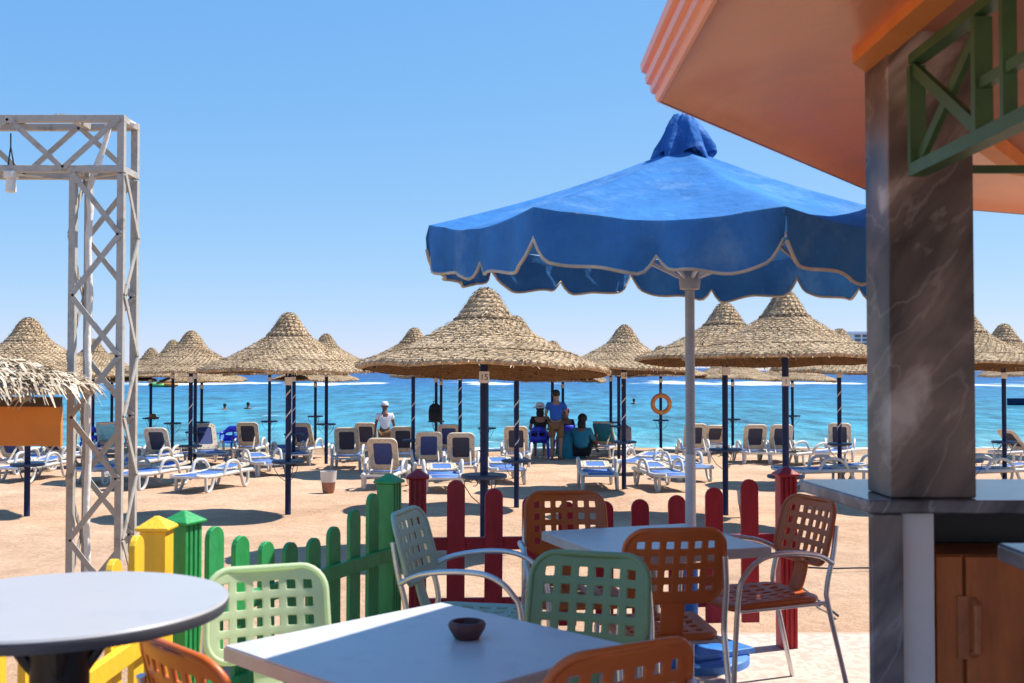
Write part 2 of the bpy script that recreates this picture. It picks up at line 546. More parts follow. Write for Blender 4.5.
def sea_material():
    m = bpy.data.materials.new('sea water')
    m.use_nodes = True
    N, L = m.node_tree.nodes, m.node_tree.links
    b = N['Principled BSDF']
    b.inputs['Roughness'].default_value = .3
    b.inputs['IOR'].default_value = 1.33
    b.inputs['Specular IOR Level'].default_value = .28
    tc = N.new('ShaderNodeTexCoord')
    sx = N.new('ShaderNodeSeparateXYZ'); L.new(tc.outputs['Object'], sx.inputs[0])
    # log distance so that bands of bottom colour follow depth
    n1 = N.new('ShaderNodeTexNoise'); n1.inputs['Scale'].default_value = 1; n1.inputs['Detail'].default_value = 5
    mp = N.new('ShaderNodeMapping'); mp.inputs['Scale'].default_value = (.02, .07, 1)
    L.new(tc.outputs['Object'], mp.inputs[0]); L.new(mp.outputs[0], n1.inputs['Vector'])
    lg = N.new('ShaderNodeMath'); lg.operation = 'LOGARITHM'; lg.inputs[1].default_value = 10
    L.new(sx.outputs['Y'], lg.inputs[0])
    ad = N.new('ShaderNodeMath'); ad.operation = 'MULTIPLY_ADD'; ad.inputs[1].default_value = .5; ad.inputs[2].default_value = -.25
    L.new(n1.outputs['Fac'], ad.inputs[0])
    a2 = N.new('ShaderNodeMath'); a2.operation = 'ADD'; L.new(lg.outputs[0], a2.inputs[0]); L.new(ad.outputs[0], a2.inputs[1])
    mr = N.new('ShaderNodeMapRange'); mr.inputs[1].default_value = 1.5; mr.inputs[2].default_value = 2.7
    L.new(a2.outputs[0], mr.inputs[0])
    rp = N.new('ShaderNodeValToRGB')
    e = rp.color_ramp.elements
    e[0].position = 0; e[0].color = (.10, .30, .33, 1)
    e[1].position = 1; e[1].color = (.004, .06, .2, 1)
    for p, c in ((.12, (.045, .25, .31)), (.3, (.028, .2, .3)), (.45, (.02, .17, .3)), (.6, (.01, .12, .28)), (.75, (.006, .08, .24))):
        k = e.new(p); k.color = (*c, 1)
    L.new(mr.outputs[0], rp.inputs[0])
    # light and shade of wavelets painted into the colour as streaks
    mp2 = N.new('ShaderNodeMapping'); mp2.inputs['Scale'].default_value = (.42, .13, 1)
    L.new(tc.outputs['Object'], mp2.inputs[0])
    n2 = N.new('ShaderNodeTexNoise'); n2.inputs['Scale'].default_value = 1.6; n2.inputs['Detail'].default_value = 8; n2.inputs['Roughness'].default_value = .7
    L.new(mp2.outputs[0], n2.inputs['Vector'])
    r2 = N.new('ShaderNodeMapRange'); r2.inputs[1].default_value = .3; r2.inputs[2].default_value = .7; r2.inputs[3].default_value = .15; r2.inputs[4].default_value = 1.7
    L.new(n2.outputs['Fac'], r2.inputs[0])
    vm = N.new('ShaderNodeVectorMath'); vm.operation = 'SCALE'
    L.new(rp.outputs[0], vm.inputs[0]); L.new(r2.outputs[0], vm.inputs['Scale'])
    # surf on the reef, thin foam at the edge, painted white glints
    def band(c, wdt):
        s = N.new('ShaderNodeMath'); s.operation = 'SUBTRACT'; L.new(sx.outputs['Y'], s.inputs[0]); s.inputs[1].default_value = c
        a = N.new('ShaderNodeMath'); a.operation = 'ABSOLUTE'; L.new(s.outputs[0], a.inputs[0])
        r = N.new('ShaderNodeMapRange'); r.inputs[1].default_value = 0; r.inputs[2].default_value = wdt; r.inputs[3].default_value = 1; r.inputs[4].default_value = 0
        L.new(a.outputs[0], r.inputs[0])
        return r.outputs[0]
    mp3 = N.new('ShaderNodeMapping'); mp3.inputs['Scale'].default_value = (.05, .013, 1)
    L.new(tc.outputs['Object'], mp3.inputs[0])
    n3 = N.new('ShaderNodeTexNoise'); n3.inputs['Scale'].default_value = 1; n3.inputs['Detail'].default_value = 7; n3.inputs['Roughness'].default_value = .6
    L.new(mp3.outputs[0], n3.inputs['Vector'])
    f1 = N.new('ShaderNodeMath'); f1.operation = 'MULTIPLY_ADD'; L.new(band(175, 90), f1.inputs[0]); f1.inputs[1].default_value = .34; L.new(n3.outputs['Fac'], f1.inputs[2])
    rf = N.new('ShaderNodeMapRange'); rf.inputs[1].default_value = .82; rf.inputs[2].default_value = .87
    L.new(f1.outputs[0], rf.inputs[0])
    mp4 = N.new('ShaderNodeMapping'); mp4.inputs['Scale'].default_value = (.6, .5, 1)
    L.new(tc.outputs['Object'], mp4.inputs[0])
    n4 = N.new('ShaderNodeTexNoise'); n4.inputs['Scale'].default_value = 1; n4.inputs['Detail'].default_value = 6
    L.new(mp4.outputs[0], n4.inputs['Vector'])
    f2 = N.new('ShaderNodeMath'); f2.operation = 'MULTIPLY_ADD'; L.new(band(33.8, 2.2), f2.inputs[0]); f2.inputs[1].default_value = .3; L.new(n4.outputs['Fac'], f2.inputs[2])
    rg = N.new('ShaderNodeMapRange'); rg.inputs[1].default_value = .72; rg.inputs[2].default_value = .82
    L.new(f2.outputs[0], rg.inputs[0])
    rg2 = N.new('ShaderNodeMapRange'); rg2.inputs[1].default_value = .70; rg2.inputs[2].default_value = .76  # sparse glints on the water, painted in the foam white
    L.new(n4.outputs['Fac'], rg2.inputs[0])
    fm = N.new('ShaderNodeMath'); fm.operation = 'MAXIMUM'; L.new(rf.outputs[0], fm.inputs[0]); L.new(rg.outputs[0], fm.inputs[1])
    fm2 = N.new('ShaderNodeMath'); fm2.operation = 'MAXIMUM'; L.new(fm.outputs[0], fm2.inputs[0]); L.new(rg2.outputs[0], fm2.inputs[1])
    mx = N.new('ShaderNodeMix'); mx.data_type = 'RGBA'
    L.new(fm2.outputs[0], mx.inputs[0]); L.new(vm.outputs[0], mx.inputs[6]); mx.inputs[7].default_value = (.8, .84, .86, 1)
    L.new(mx.outputs[2], b.inputs['Base Color'])
    mp5 = N.new('ShaderNodeMapping'); mp5.inputs['Scale'].default_value = (.55, .4, 1)
    L.new(tc.outputs['Object'], mp5.inputs[0])
    n5 = N.new('ShaderNodeTexNoise'); n5.inputs['Scale'].default_value = 1.6; n5.inputs['Detail'].default_value = 6; n5.inputs['Roughness'].default_value = .62
    L.new(mp5.outputs[0], n5.inputs['Vector'])
    bp = N.new('ShaderNodeBump'); bp.inputs['Strength'].default_value = 1; bp.inputs['Distance'].default_value = .5
    L.new(n5.outputs['Fac'], bp.inputs['Height']); L.new(bp.outputs[0], b.inputs['Normal'])
    return m
mb = MB()
v = mb.verts([(-12000, 31, -1), (12000, 31, -1), (12000, 14000, -1), (-12000, 14000, -1)])
mb.face(v)
tag(mb.build('sea', sea_material(), smooth=0), kind='structure')

# terrace
FP_Y = Vector((-1.22, 3.87))       # yellow/green corner
FP_G = Vector((-.60, 5.39))        # green end post
FP_R0 = Vector((-.48, 5.62))
FP_R1 = Vector((1.43, 5.76))
def terrace_material():
    m = mat('terrace stone', (.55, .46, .385), .75, .1, 3, .15, 40)
    N, L = m.node_tree.nodes, m.node_tree.links
    b = N['Principled BSDF']
    old = b.inputs['Base Color'].links[0].from_socket
    tc = N.new('ShaderNodeTexCoord')
    vo = N.new('ShaderNodeTexVoronoi'); vo.inputs['Scale'].default_value = 28
    L.new(tc.outputs['Object'], vo.inputs['Vector'])
    rp = N.new('ShaderNodeValToRGB')
    rp.color_ramp.elements[0].position = .45; rp.color_ramp.elements[1].position = .75
    rp.color_ramp.elements[0].color = (0, 0, 0, 1); rp.color_ramp.elements[1].color = (.75, .75, .75, 1)
    sp = N.new('ShaderNodeSeparateColor'); L.new(vo.outputs['Color'], sp.inputs[0]); L.new(sp.outputs[0], rp.inputs[0])
    mx = N.new('ShaderNodeMix'); mx.data_type = 'RGBA'
    L.new(rp.outputs[0], mx.inputs[0]); L.new(old, mx.inputs[6]); mx.inputs[7].default_value = (.5, .33, .27, 1)
    L.new(mx.outputs[2], b.inputs['Base Color'])
    return m
mb = MB()
mb.prism([(-1.42, -6), (14, -6), (14, 6.2), (-.62, 6.0), (-.8, 5.4), (-1.42, 3.95)], -.4, 0)
tag(mb.build('terrace', terrace_material(), smooth=0), kind='structure')
mb = MB()
mb.bar((-.62, 6.07, -.1), (14, 6.27, -.1), .25, .13, mi=0)
tag(mb.build('terrace_kerb', mat('pink kerb', (.62, .36, .27), .8, .12, 5, .2, 30), smooth=0, bevel=.008), kind='structure')

# far shore and hotel
mb = MB()
n = 60
rings = []
for j, (yy, h) in enumerate(((880, -2), (900, 4), (960, 14), (1050, 17), (1250, 10))):
    rings.append([(230 + i * 14, yy + 14 * math.sin(i * .7), -3 + (h + 3) * min(1, i / 7) * (1 + .25 * mnoise.noise((i * .5, j * 2, 0)))) for i in range(n)])
for a, b_ in zip(rings, rings[1:]):
    A, B = mb.verts(a), mb.verts(b_)
    for k in range(n - 1):
        mb.face([A[k], A[k + 1], B[k + 1], B[k]])
tag(mb.build('headland', mat('far dry land', (.42, .36, .3), .95, .2, .02), smooth=180), kind='structure')
hb = thing('hotel_building', 'long white flat roofed hotel far off on the headland right of the blue umbrella', 'building', (0, 0, 0))
mb = MB()
mb.box((342, 960, 22), (96, 18, 18))
mb.build('wall', mat('far white wall', (.8, .8, .8), .8, .05, .05), hb, smooth=0)
mb = MB()
mb.box((342, 959, 32), (100, 22, 1.8))
mb.build('roof', mat('far roof slab', (.85, .85, .85), .8, .05, .05), hb, smooth=0)
for fl in range(5):
    for k in range(14):
        mb = MB()
        mb.box((299 + k * 6.6, 950.9, 15.5 + fl * 3.4), (5.2, .6, 2.3))
        if fl == 0 and k == 0:
            win = mb.build('window', mat('far window', (.12, .15, .18), .3, .1, .1), hb, smooth=0)
        else:
            mb.bm.free()
            c = win.copy(); COL.objects.link(c); c.parent = hb; c.location = (k * 6.6, 0, fl * 3.4)

# ------------------------------------------------------------------ beach bar on the right
PEN = [(0.415, 0.296), (0.415, 3.053), (1.763, 4.972), (3.883, 5.957), (6.373, 5.957), (8.447, 4.817), (9.337, 2.668), (9.337, 0.296), (8.151, -1.63), (6.076, -2.668), (3.409, -2.668), (1.408, -1.63)]
PEN = PEN[::-1]
def offset(poly, d):
    n = len(poly)
    out = []
    for i in range(n):
        p0, p1, p2 = (Vector(poly[i - 1]), Vector(poly[i]), Vector(poly[(i + 1) % n]))
        a = (p1 - p0).normalized(); b_ = (p2 - p1).normalized()
        na, nb = Vector((a.y, -a.x)), Vector((b_.y, -b_.x))
        m_ = (na + nb).normalized()
        out.append(p1 + m_ * (d / m_.dot(na)))
    return out
area = sum(PEN[i - 1][0] * PEN[i][1] - PEN[i][0] * PEN[i - 1][1] for i in range(len(PEN)))
if area < 0:
    PEN = PEN[::-1]
# now counter-clockwise: positive offset = outward
bar = thing('beach_bar', 'salmon roofed beach bar with marble column and marble counter, at the right edge', 'bar', (0, 0, 0))
def ring(o, z):
    return [(p.x, p.y, z) for p in offset(PEN, o)]
mb = MB()
mb.loft([ring(0.0, 2.191), ring(0.009, 2.193), ring(0.015, 2.204), ring(0.015, 2.215), ring(0.026, 2.219), ring(0.029, 2.232), ring(0.027, 2.243), ring(0.039, 2.246), ring(0.043, 2.263), ring(0.037, 2.276), ring(0.052, 2.28), ring(0.055, 2.302), ring(0.037, 2.317)], caps=False)
mb.build('cornice', M['salmon'], bar, smooth=25)
mb = MB()
cx, cy = 5.15, 1.8
top = ring(0.037, 2.318)
c1 = [(cx + (p[0] - cx) * .5, cy + (p[1] - cy) * .5, 2.95) for p in top]
mb.loft([top, c1, [(cx + (p[0] - cx) * .02, cy + (p[1] - cy) * .02, 3.5) for p in top]], caps=True)
mb.build('roof', mat('terracotta roof', (.5, .2, .11), .8, .15, 2), bar, smooth=0)
mb = MB()
mb.loft([ring(-0.002, 2.193), ring(-0.03, 2.2167), ring(-0.08, 2.2358), ring(-0.15, 2.2512), ring(-0.24, 2.2649), ring(-0.36, 2.2767), ring(-0.489, 2.284)], caps=False)
mb.build('soffit', M['salmon'], bar, smooth=30)
mb = MB()
mb.loft([ring(-0.489, 2.287), ring(-0.489, 2.257), ring(-0.56, 2.257), ring(-0.56, 2.409)], caps=False)
mb.build('beam', M['orange_render'], bar, smooth=0)
mb = MB()
r1 = ring(-0.556, 2.402)
mb.loft([r1, [(cx + (p[0] - cx) * .5, cy + (p[1] - cy) * .5, 2.8) for p in r1], [(cx + (p[0] - cx) * .05, cy + (p[1] - cy) * .05, 3.2) for p in r1]], caps=False)
mb.build('ceiling', M['salmon'], bar, smooth=0)
# column
def box_part(name, x0, x1, y0, y1, z0, z1, m, parent=bar, bevel=.004):
    mb = MB()
    mb.box(((x0 + x1) / 2, (y0 + y1) / 2, (z0 + z1) / 2), (x1 - x0, y1 - y0, z1 - z0))
    return mb.build(name, m, parent, smooth=0, bevel=bevel)
box_part('column', 0.967, 1.186, 2.816, 3.001, 1.118, 2.409, M['marble'])
mb = MB()
mb.prism([(0.856, 3.282), (0.897, 2.775), (2.668, 2.775), (2.668, 3.305), (0.889, 3.313)], 1.083, 1.117)
mb.build('counter', M['marble_grey'], bar, smooth=0, bevel=.006)
box_part('counter_leg', 0.908, 0.989, 2.79, 2.816, 0.0, 1.081, M['marble_grey'])
box_part('side_panel', 0.993, 1.078, 2.818, 2.964, 0.0, 1.081, M['white_panel'])
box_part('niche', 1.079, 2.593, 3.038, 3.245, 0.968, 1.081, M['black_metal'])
box_part('cabinet', 1.082, 2.593, 2.86, 3.245, 0.02, 0.968, M['cab'])
for i, (x0, x1) in enumerate(((1.092, 1.16), (1.168, 1.556), (1.564, 1.928))):
    if i == 0:
        box_part('cabinet_frame', x0, x1, 2.845, 2.859, .03, 0.965, M['cab'], bevel=.003)
        continue
    d = box_part('cabinet_door', x0, x1, 2.841, 2.859, .03, 0.965, M['cab'], bevel=.004)
    mb = MB()
    mb.box(((x0 + x1) / 2 + .05, 2.837, .5), (x1 - x0 - .2, .01, .52))
    mb.build('door_panel', mat('cabinet inset', (.27, .075, .022), .5, .2, 4), d, smooth=0, bevel=.003)
    mb = MB()
    mb.tube([(x0 + .016, 2.839, .717), (x0 + .016, 2.816, .725), (x0 + .016, 2.816, .845), (x0 + .016, 2.839, .853)], .011, 8)
    mb.box((x0 - .01, 2.841, .785), (.03, .01, .16))
    mb.build('handle', M['cab'] if i == 2 else mat('worn copper handle', (.42, .14, .05), .45, .2, 20), d, smooth=40)
mb = MB()
mb.prism([(1.026, 2.342), (1.016, 1.927), (1.704, 1.927), (1.704, 2.342)], 1.042, 1.08)
mb.build('serving_shelf', M['marble_grey'], bar, smooth=0, bevel=.008)
box_part('shelf_leg', 1.445, 1.556, 2.001, 2.297, 0.0, 1.041, M['marble_grey'])
box_part('column', 0.963, 1.17, -0.074, 0.111, 0.0, 2.273, M['marble'])
# trellis brackets under the beam
def trellis(name, P0, P1, z0, z1, nbay, d=.055, w_=.03):
    mb = MB()
    a, b_ = Vector((*P0, 0)), Vector((*P1, 0))
    dr = (b_ - a).normalized()
    side = Vector((-dr.y, dr.x, 0))
    mb.bar(a + Vector((0, 0, z0)), b_ + Vector((0, 0, z0)), w_ * 1.3, d, side)
    mb.bar(a + Vector((0, 0, z1)), b_ + Vector((0, 0, z1)), w_, d * .9, side)
    n = nbay
    for i in range(n + 1):
        p = a.lerp(b_, i / n)
        mb.bar(p + Vector((0, 0, z0 + .017)), p + Vector((0, 0, z1 - .017)), d * .92, w_ * .9, dr)
        if i < n and i % 2 == 0:
            q = a.lerp(b_, (i + 1) / n)
            o1 = side * .006
            mb.bar(p + o1 + Vector((0, 0, z0 + .02)), q + o1 + Vector((0, 0, z1 - .02)), d * .7, w_ * .6, side)
            mb.bar(p - o1 + Vector((0, 0, z1 - .02)), q - o1 + Vector((0, 0, z0 + .02)), d * .7, w_ * .6, side)
        elif i < n:
            for t in (.33, .66):
                p2 = a.lerp(b_, (i + t) / n)
                mb.bar(p2 + Vector((0, 0, z0 + .017)), p2 + Vector((0, 0, z1 - .017)), d * .7, w_ * .7, dr)
            zz = z0 + (z1 - z0) * .42
            mb.bar(p + Vector((0, 0, zz)), a.lerp(b_, (i + 1) / n) + Vector((0, 0, zz)), w_, d * .5, side)
    return mb.build(name, M['trellis'], bar, smooth=0)
trellis('trellis', (1.019, 2.757), (1.019, 0.445), 1.947, 2.228, 6, .043, .024)
box_part('tie_rail', 1.193, 2.519, 2.979, 2.993, 1.98, 2.002, M['trellis'], bevel=.002)

# ------------------------------------------------------------------ truss gantry on the left
TY = 6.5
TX0, TX1 = -2.62, -2.296
TD = .235
gz = sand_z(TY)
gan = thing('truss_gantry', 'weathered white steel lattice gantry standing on the sand at the left', 'gantry', (0, 0, 0))
ZT = 2.93; ZB = 2.63
def chord(name, a, b_):
    mb = MB(); mb.bar(a, b_, .042, .042)
    return mb.build(name, M['truss'], gan, smooth=0, bevel=.004)
for xx in (TX0 + .02, TX1 - .02):
    for yy in (TY, TY + TD):
        chord('upright', (xx, yy, gz - .3), (xx, yy, ZB - .03))
def lattice(a0, a1, up, step, L_, phase, n3, name='lattice', wd=.032):
    """zigzag of flat bars between two parallel edges starting at a0 / a1, running along up"""
    mb = MB()
    k = 0
    t = 0
    cur = 0 if phase == 0 else 1
    while t < L_ - .02:
        t2 = min(L_, t + step)
        A = Vector(a0 if cur == 0 else a1) + Vector(up) * t
        B = Vector(a1 if cur == 0 else a0) + Vector(up) * t2
        mb.bar(A, B, wd, .008, n3)
        cur = 1 - cur
        t = t2
    return mb.build(name, M['truss'], gan, smooth=0)
H_ = ZB - gz - .03
lx0, lx1 = TX0 + .02, TX1 - .02
lattice((lx0, TY - .026, ZB - .03), (lx1, TY - .026, ZB - .03), (0, 0, -1), .36, H_, 0, (0, 1, 0))
lattice((lx0, TY + TD - .026, ZB - .03), (lx1, TY + TD - .026, ZB - .03), (0, 0, -1), .36, H_, 1, (0, 1, 0))
lattice((lx0 - .026, TY, ZB - .03), (lx0 - .026, TY + TD, ZB - .03), (0, 0, -1), .36, H_, 1, (1, 0, 0))
lattice((lx1 + .026, TY, ZB - .03), (lx1 + .026, TY + TD, ZB - .03), (0, 0, -1), .36, H_, 0, (1, 0, 0))
BX = -6.2
for yy in (TY, TY + TD):
    for zz in (ZT, ZB):
        chord('beam_chord', (BX, yy, zz), (TX1, yy, zz))
for xx in (TX1 - .021, TX0 + .02):
    mb = MB()
    for yy in (TY, TY + TD):
        if xx > TX0 + .1:
            mb.bar((xx, yy, ZB + .021), (xx, yy, ZT - .021), .04, .04)
            mb.build('end_post', M['truss'], gan, smooth=0); mb = MB()
    for zz in (ZT, ZB):
        mb.bar((xx, TY + .021, zz - .001), (xx, TY + TD - .021, zz - .001), .038, .038)
        mb.build('cross_bar', M['truss'], gan, smooth=0); mb = MB()
    mb.bm.free()
lattice((TX1 - .03, TY - .026, ZT), (TX1 - .03, TY - .026, ZB), (-1, 0, 0), .33, 3.5, 0, (0, 1, 0))
lattice((TX1 - .03, TY + TD - .026, ZT), (TX1 - .03, TY + TD - .026, ZB), (-1, 0, 0), .33, 3.5, 1, (0, 1, 0))
lattice((TX1 - .03, TY, ZB - .025), (TX1 - .03, TY + TD, ZB - .025), (-1, 0, 0), .36, 3.5, 0, (0, 0, 1))
lattice((TX1 - .03, TY, ZT + .025), (TX1 - .03, TY + TD, ZT + .025), (-1, 0, 0), .36, 3.5, 1, (0, 0, 1))
for xx in (BX + .02, BX + .3):
    for yy in (TY, TY + TD):
        chord('upright', (xx, yy, gz - .3), (xx, yy, ZB - .03))
# white cable bundle down the tower
random.seed(3)
pts = [(TX0 + .35, TY + .1, ZT - .02), (TX0 + .2, TY + .12, ZT + .03), (TX0 + .16, TY + .12, ZT - .12)]
z = ZB - .08
k = 0
while z > gz + .05:
    pts.append((TX0 + .075 + .003 * math.sin(k * 1.9) + random.uniform(-.003, .003), TY + .11 + .01 * math.cos(k * 1.3), z))
    z -= .16
    k += 1
mb = MB()
sp = smoothpath(pts, 5)
mb.tube(sp, [.018 + .005 * mnoise.noise((i * .35, 1, 2)) for i in range(len(sp))], 8)
tag(mb.build('cable_bundle', M['cable_white'], smooth=60), 'white wrapped cable bundle running down inside the lattice gantry tower', 'cable')
sx_ = at_y(11, 176, TY - .0).x
lamp = thing('spotlight', 'small white spotlight hanging under the gantry beam by a dark wire', 'spotlight', (sx_, TY, 2.54))
lamp.scale = (.75, .75, .75)
mb = MB()
mb.lathe([(0, .1), (.05, .1), (.055, .095), (.055, .05), (.035, .045), (.04, -.03), (.042, -.06), (.03, -.065), (0, -.05)], 16)
mb.build('lamp_housing', mat('off white lamp', (.72, .68, .6), .5, .1, 8), lamp)
mb = MB()
mb.tube([(-.03, 0, .1), (0, -.01, .3), (.004, -.02, .4)], .006, 6); mb.tube([(.03, 0, .1), (0, -.01, .3)], .006, 6)
mb.build('wire', M['dark_wire'], lamp)

# ------------------------------------------------------------------ small thatched hut with orange board, left edge
hy = 5.75
hut = thing('thatched_kiosk', 'shaggy palm thatched kiosk roof with an orange board under it, left edge', 'kiosk', (0, 0, 0))
hc = at_y(-75, 330, hy + .05); hr = at_y(80, 392, hy).x - hc.x
random.seed(11)
mb = MB()
mb.lathe([(0, .2), (.25, .16), (.5, .09), (hr * .93, .0), (hr * .95, -.03), (.5, .04), (0, .12)], 40, (hc.x, hc.y, at_y(0, 388, hy).z - .0))
z0 = at_y(0, 388, hy).z
for i in range(2600):
    a = random.uniform(0, 2 * PI)
    t = random.random() ** .5
    rr = hr * (.12 + .84 * t)
    L_ = random.uniform(.08, .2) * (1 if t < .8 else .7)
    zz = z0 + .2 * (1 - t) ** .9 + random.uniform(.0, .03)
    da = a + random.uniform(-.5, .5)
    d = Vector((math.cos(da), math.sin(da), -.2 - .4 * random.random() * (t > .9)))
    p0 = Vector((hc.x + rr * math.cos(a), hc.y + rr * math.sin(a), zz))
    side = Vector((-math.sin(da), math.cos(da), random.uniform(-.4, .4))).normalized() * random.uniform(.005, .011)
    pm = p0 + d * L_ * .5 + Vector((0, 0, random.uniform(.0, .025)))
    p1 = p0 + d * L_ * (1 - .12 * t) + Vector((0, 0, random.uniform(-.05, .01)))
    vs = mb.verts([p0 - side, p0 + side, pm + side, pm - side, p1 + side * .4, p1 - side * .4])
    mb.face([vs[0], vs[1], vs[2], vs[3]]); mb.face([vs[3], vs[2], vs[4], vs[5]])
for i in range(3):      # loose leaves hanging over the board
    p0 = at_y(24 + i * 4, 396 + i, hy - .12); p1 = at_y(8 + i * 5, 408 + i, hy - .16); pm = at_y(14 + i * 5, 399 + i, hy - .16)
    s_ = Vector((0, .004, .009))
    vs = mb.verts([p0 - s_, p0 + s_, pm + s_, pm - s_, p1 + s_ * .5, p1 - s_ * .5])
    mb.face([vs[0], vs[1], vs[2], vs[3]]); mb.face([vs[3], vs[2], vs[4], vs[5]])
mb.build('thatch_roof', M['palm'], hut, smooth=0, normals=False)
b0 = at_y(-140, 403, hy + .1); b1 = at_y(62, 404, hy - .1); zb = at_y(0, 445, hy).z
mb = MB()
mb.bar((b0.x, b0.y, (b0.z + zb) / 2), (b1.x, b1.y, (b0.z + zb) / 2), b0.z - zb, .022, (0, 1, 0))
mb.build('board', M['board_orange'], hut, smooth=0, bevel=.003)
mb = MB()
mb.bar((b0.x, b0.y - .01, b0.z + .012), (b1.x, b1.y - .01, b0.z + .012), .05, .022, (0, 1, 0))
mb.build('board_rail', mat('dark wood', (.06, .035, .02), .7, .3, 9), hut, smooth=0)
mb = MB()
mb.tube([(hc.x, hc.y, sand_z(hy) - .2), (hc.x, hc.y, z0 + .25)], .05, 12)
mb.build('post', mat('kiosk post', (.2, .12, .06), .8, .25, 9), hut)

# ------------------------------------------------------------------ fences
def post_with_cap(fence, p, m, ang, h=.885, wd=.088, grooves=True):
    mb = MB()
    c = math.cos(ang); s = math.sin(ang)
    rot = Matrix.Rotation(ang, 3, 'Z')
    pts = []
    hw = wd / 2
    prof = [(-hw, -hw)]
    if grooves:
        for gx in (-.025, 0, .025):
            prof += [(gx - .006, -hw), (gx - .004, -hw + .008), (gx + .004, -hw + .008), (gx + .006, -hw)]
    prof += [(hw, -hw), (hw, hw), (-hw, hw)]
    poly = [(p[0] + c * x - s * y, p[1] + s * x + c * y) for x, y in prof]
    mb.prism(poly, 0, h)
    o = mb.build('post', m, fence, smooth=0)
    mb = MB()
    def sq(w_, z):
        return [(p[0] + c * x - s * y, p[1] + s * x + c * y, z) for x, y in ((-w_, -w_), (w_, -w_), (w_, w_), (-w_, w_))]
    mb.loft([sq(hw, h + .001), sq(hw + .013, h + .004), sq(hw + .015, h + .014), sq(.008, h + .05)])
    mb.build('post_cap', m, o, smooth=0, bevel=.004)
    return o
def fence(name, label, m, A, B, n, posts, htop, hdip, side=1, zr=(.55, .24)):
    A, B = Vector(A), Vector(B)
    f = thing(name, label, 'fence', (0, 0, 0))
    d = (B - A)
    L_ = d.length
    ang = math.atan2(d.y, d.x)
    nrm = Vector((-d.y, d.x)).normalized()
    for (t, ) in posts:
        p = A + d * t
        post_with_cap(f, p, m, ang)
    for zz in zr:
        mb = MB()
        off = nrm * (.028 * side)
        mb.bar((A.x + off.x, A.y + off.y, zz), (B.x + off.x, B.y + off.y, zz), .065, .03, (nrm.x, nrm.y, 0))
        mb.build('rail', m, f, smooth=0, bevel=.004)
    for k in range(1, n):
        t = k / n
        p = A + d * t
        h = htop - hdip * math.sin(PI * t) ** 1.0 + random.uniform(-.006, .006)
        wd = .046
        prof = [(-wd, .13), (wd, .13)] + [(wd * math.cos(q), h - wd + wd * math.sin(q)) for q in [PI * j / 8 for j in range(9)]]
        mb = MB()
        th = .011
        fr = []
        lean = random.uniform(-.008, .008)
        for sgn in (-1, 1):
            fr.append([(p.x + math.cos(ang) * (x + lean * z_) - math.sin(ang) * sgn * th, p.y + math.sin(ang) * (x + lean * z_) + math.cos(ang) * sgn * th, z_) for x, z_ in prof])
        mb.loft(fr)
        mb.build('picket', m, f, smooth=0, bevel=.003)
    return f
random.seed(5)
fence('red_fence', 'dark red picket fence facing the beach behind the orange chairs', M['red_paint'], FP_R0, FP_R1, 10, ((0,), (1,)), .93, .17)
fence('green_fence', 'green picket fence with dipping tops between the yellow fence and the red fence', M['green_paint'], (-1.185, 3.99), FP_G, 9, ((0,), (1,)), .93, .21, side=-1)
fence('yellow_fence', 'yellow picket fence running under and behind the round table', M['yellow_paint'], (-1.235, 3.84), (-1.27, 1.7), 11, ((0,),), .94, .15)

# ------------------------------------------------------------------ blue market umbrella
UX, UY = .89, 5.5
um = thing('market_umbrella', 'large faded blue canvas umbrella with scalloped beige edged valance on a grey pole', 'umbrella', (UX, UY, 0))
RU = 1.3; ZE = 2.075; ZA = 2.56
angs = [R(-128 + 45 * k) for k in range(8)]
def ucorner(k, r=RU, z=ZE):
    a = angs[k % 8]
    zt = z + (r / RU) * (.035 * (1 + math.sin(a)) - .04 * math.cos(a))
    return Vector((r * math.cos(a), r * math.sin(a), zt))
random.seed(8)
mb = MB()
NR, NS = 16, 12
for k in range(8):
    A, B = ucorner(k), ucorner(k + 1)
    apex = Vector((-.03, 0, ZA))
    g = []
    for i in range(NR + 1):
        t = i / NR
        row = []
        for j in range(NS + 1):
            s = j / NS
            p = apex.lerp(A.lerp(B, s), t)
            sag = .055 * math.sin(PI * s) * t ** 1.3 + .03 * math.sin(PI * t)
            p = p + Vector((0, 0, -sag))
            e = min(1, 4 * s * (1 - s) * 2)
            p += Vector((0, 0, .012 * mnoise.noise((p.x * 5, p.y * 5, 1)) * e * t + .006 * math.sin(22 * t + 3 * s + k) * e * t * (1 - t)))
            row.append(mb.bm.verts.new(p))
        g.append(row)
    for i in range(NR):
        for j in range(NS):
            mb.face([g[i][j], g[i + 1][j], g[i + 1][j + 1], g[i][j + 1]])
bmesh.ops.remove_doubles(mb.bm, verts=mb.bm.verts, dist=.0008)
mb.build('canopy', M['umb_blue'], um, smooth=180)
def flap(s):
    # two ogee flaps per panel with notches at the seams
    q = (s * 2) % 1.0
    e = min(q, 1 - q)
    d = .135 + .07 * min(1, (e / .12)) ** .8 + .012 * math.sin(PI * q) + .012 * math.sin(17 * s)
    return d
mbv, mbt = MB(), MB()
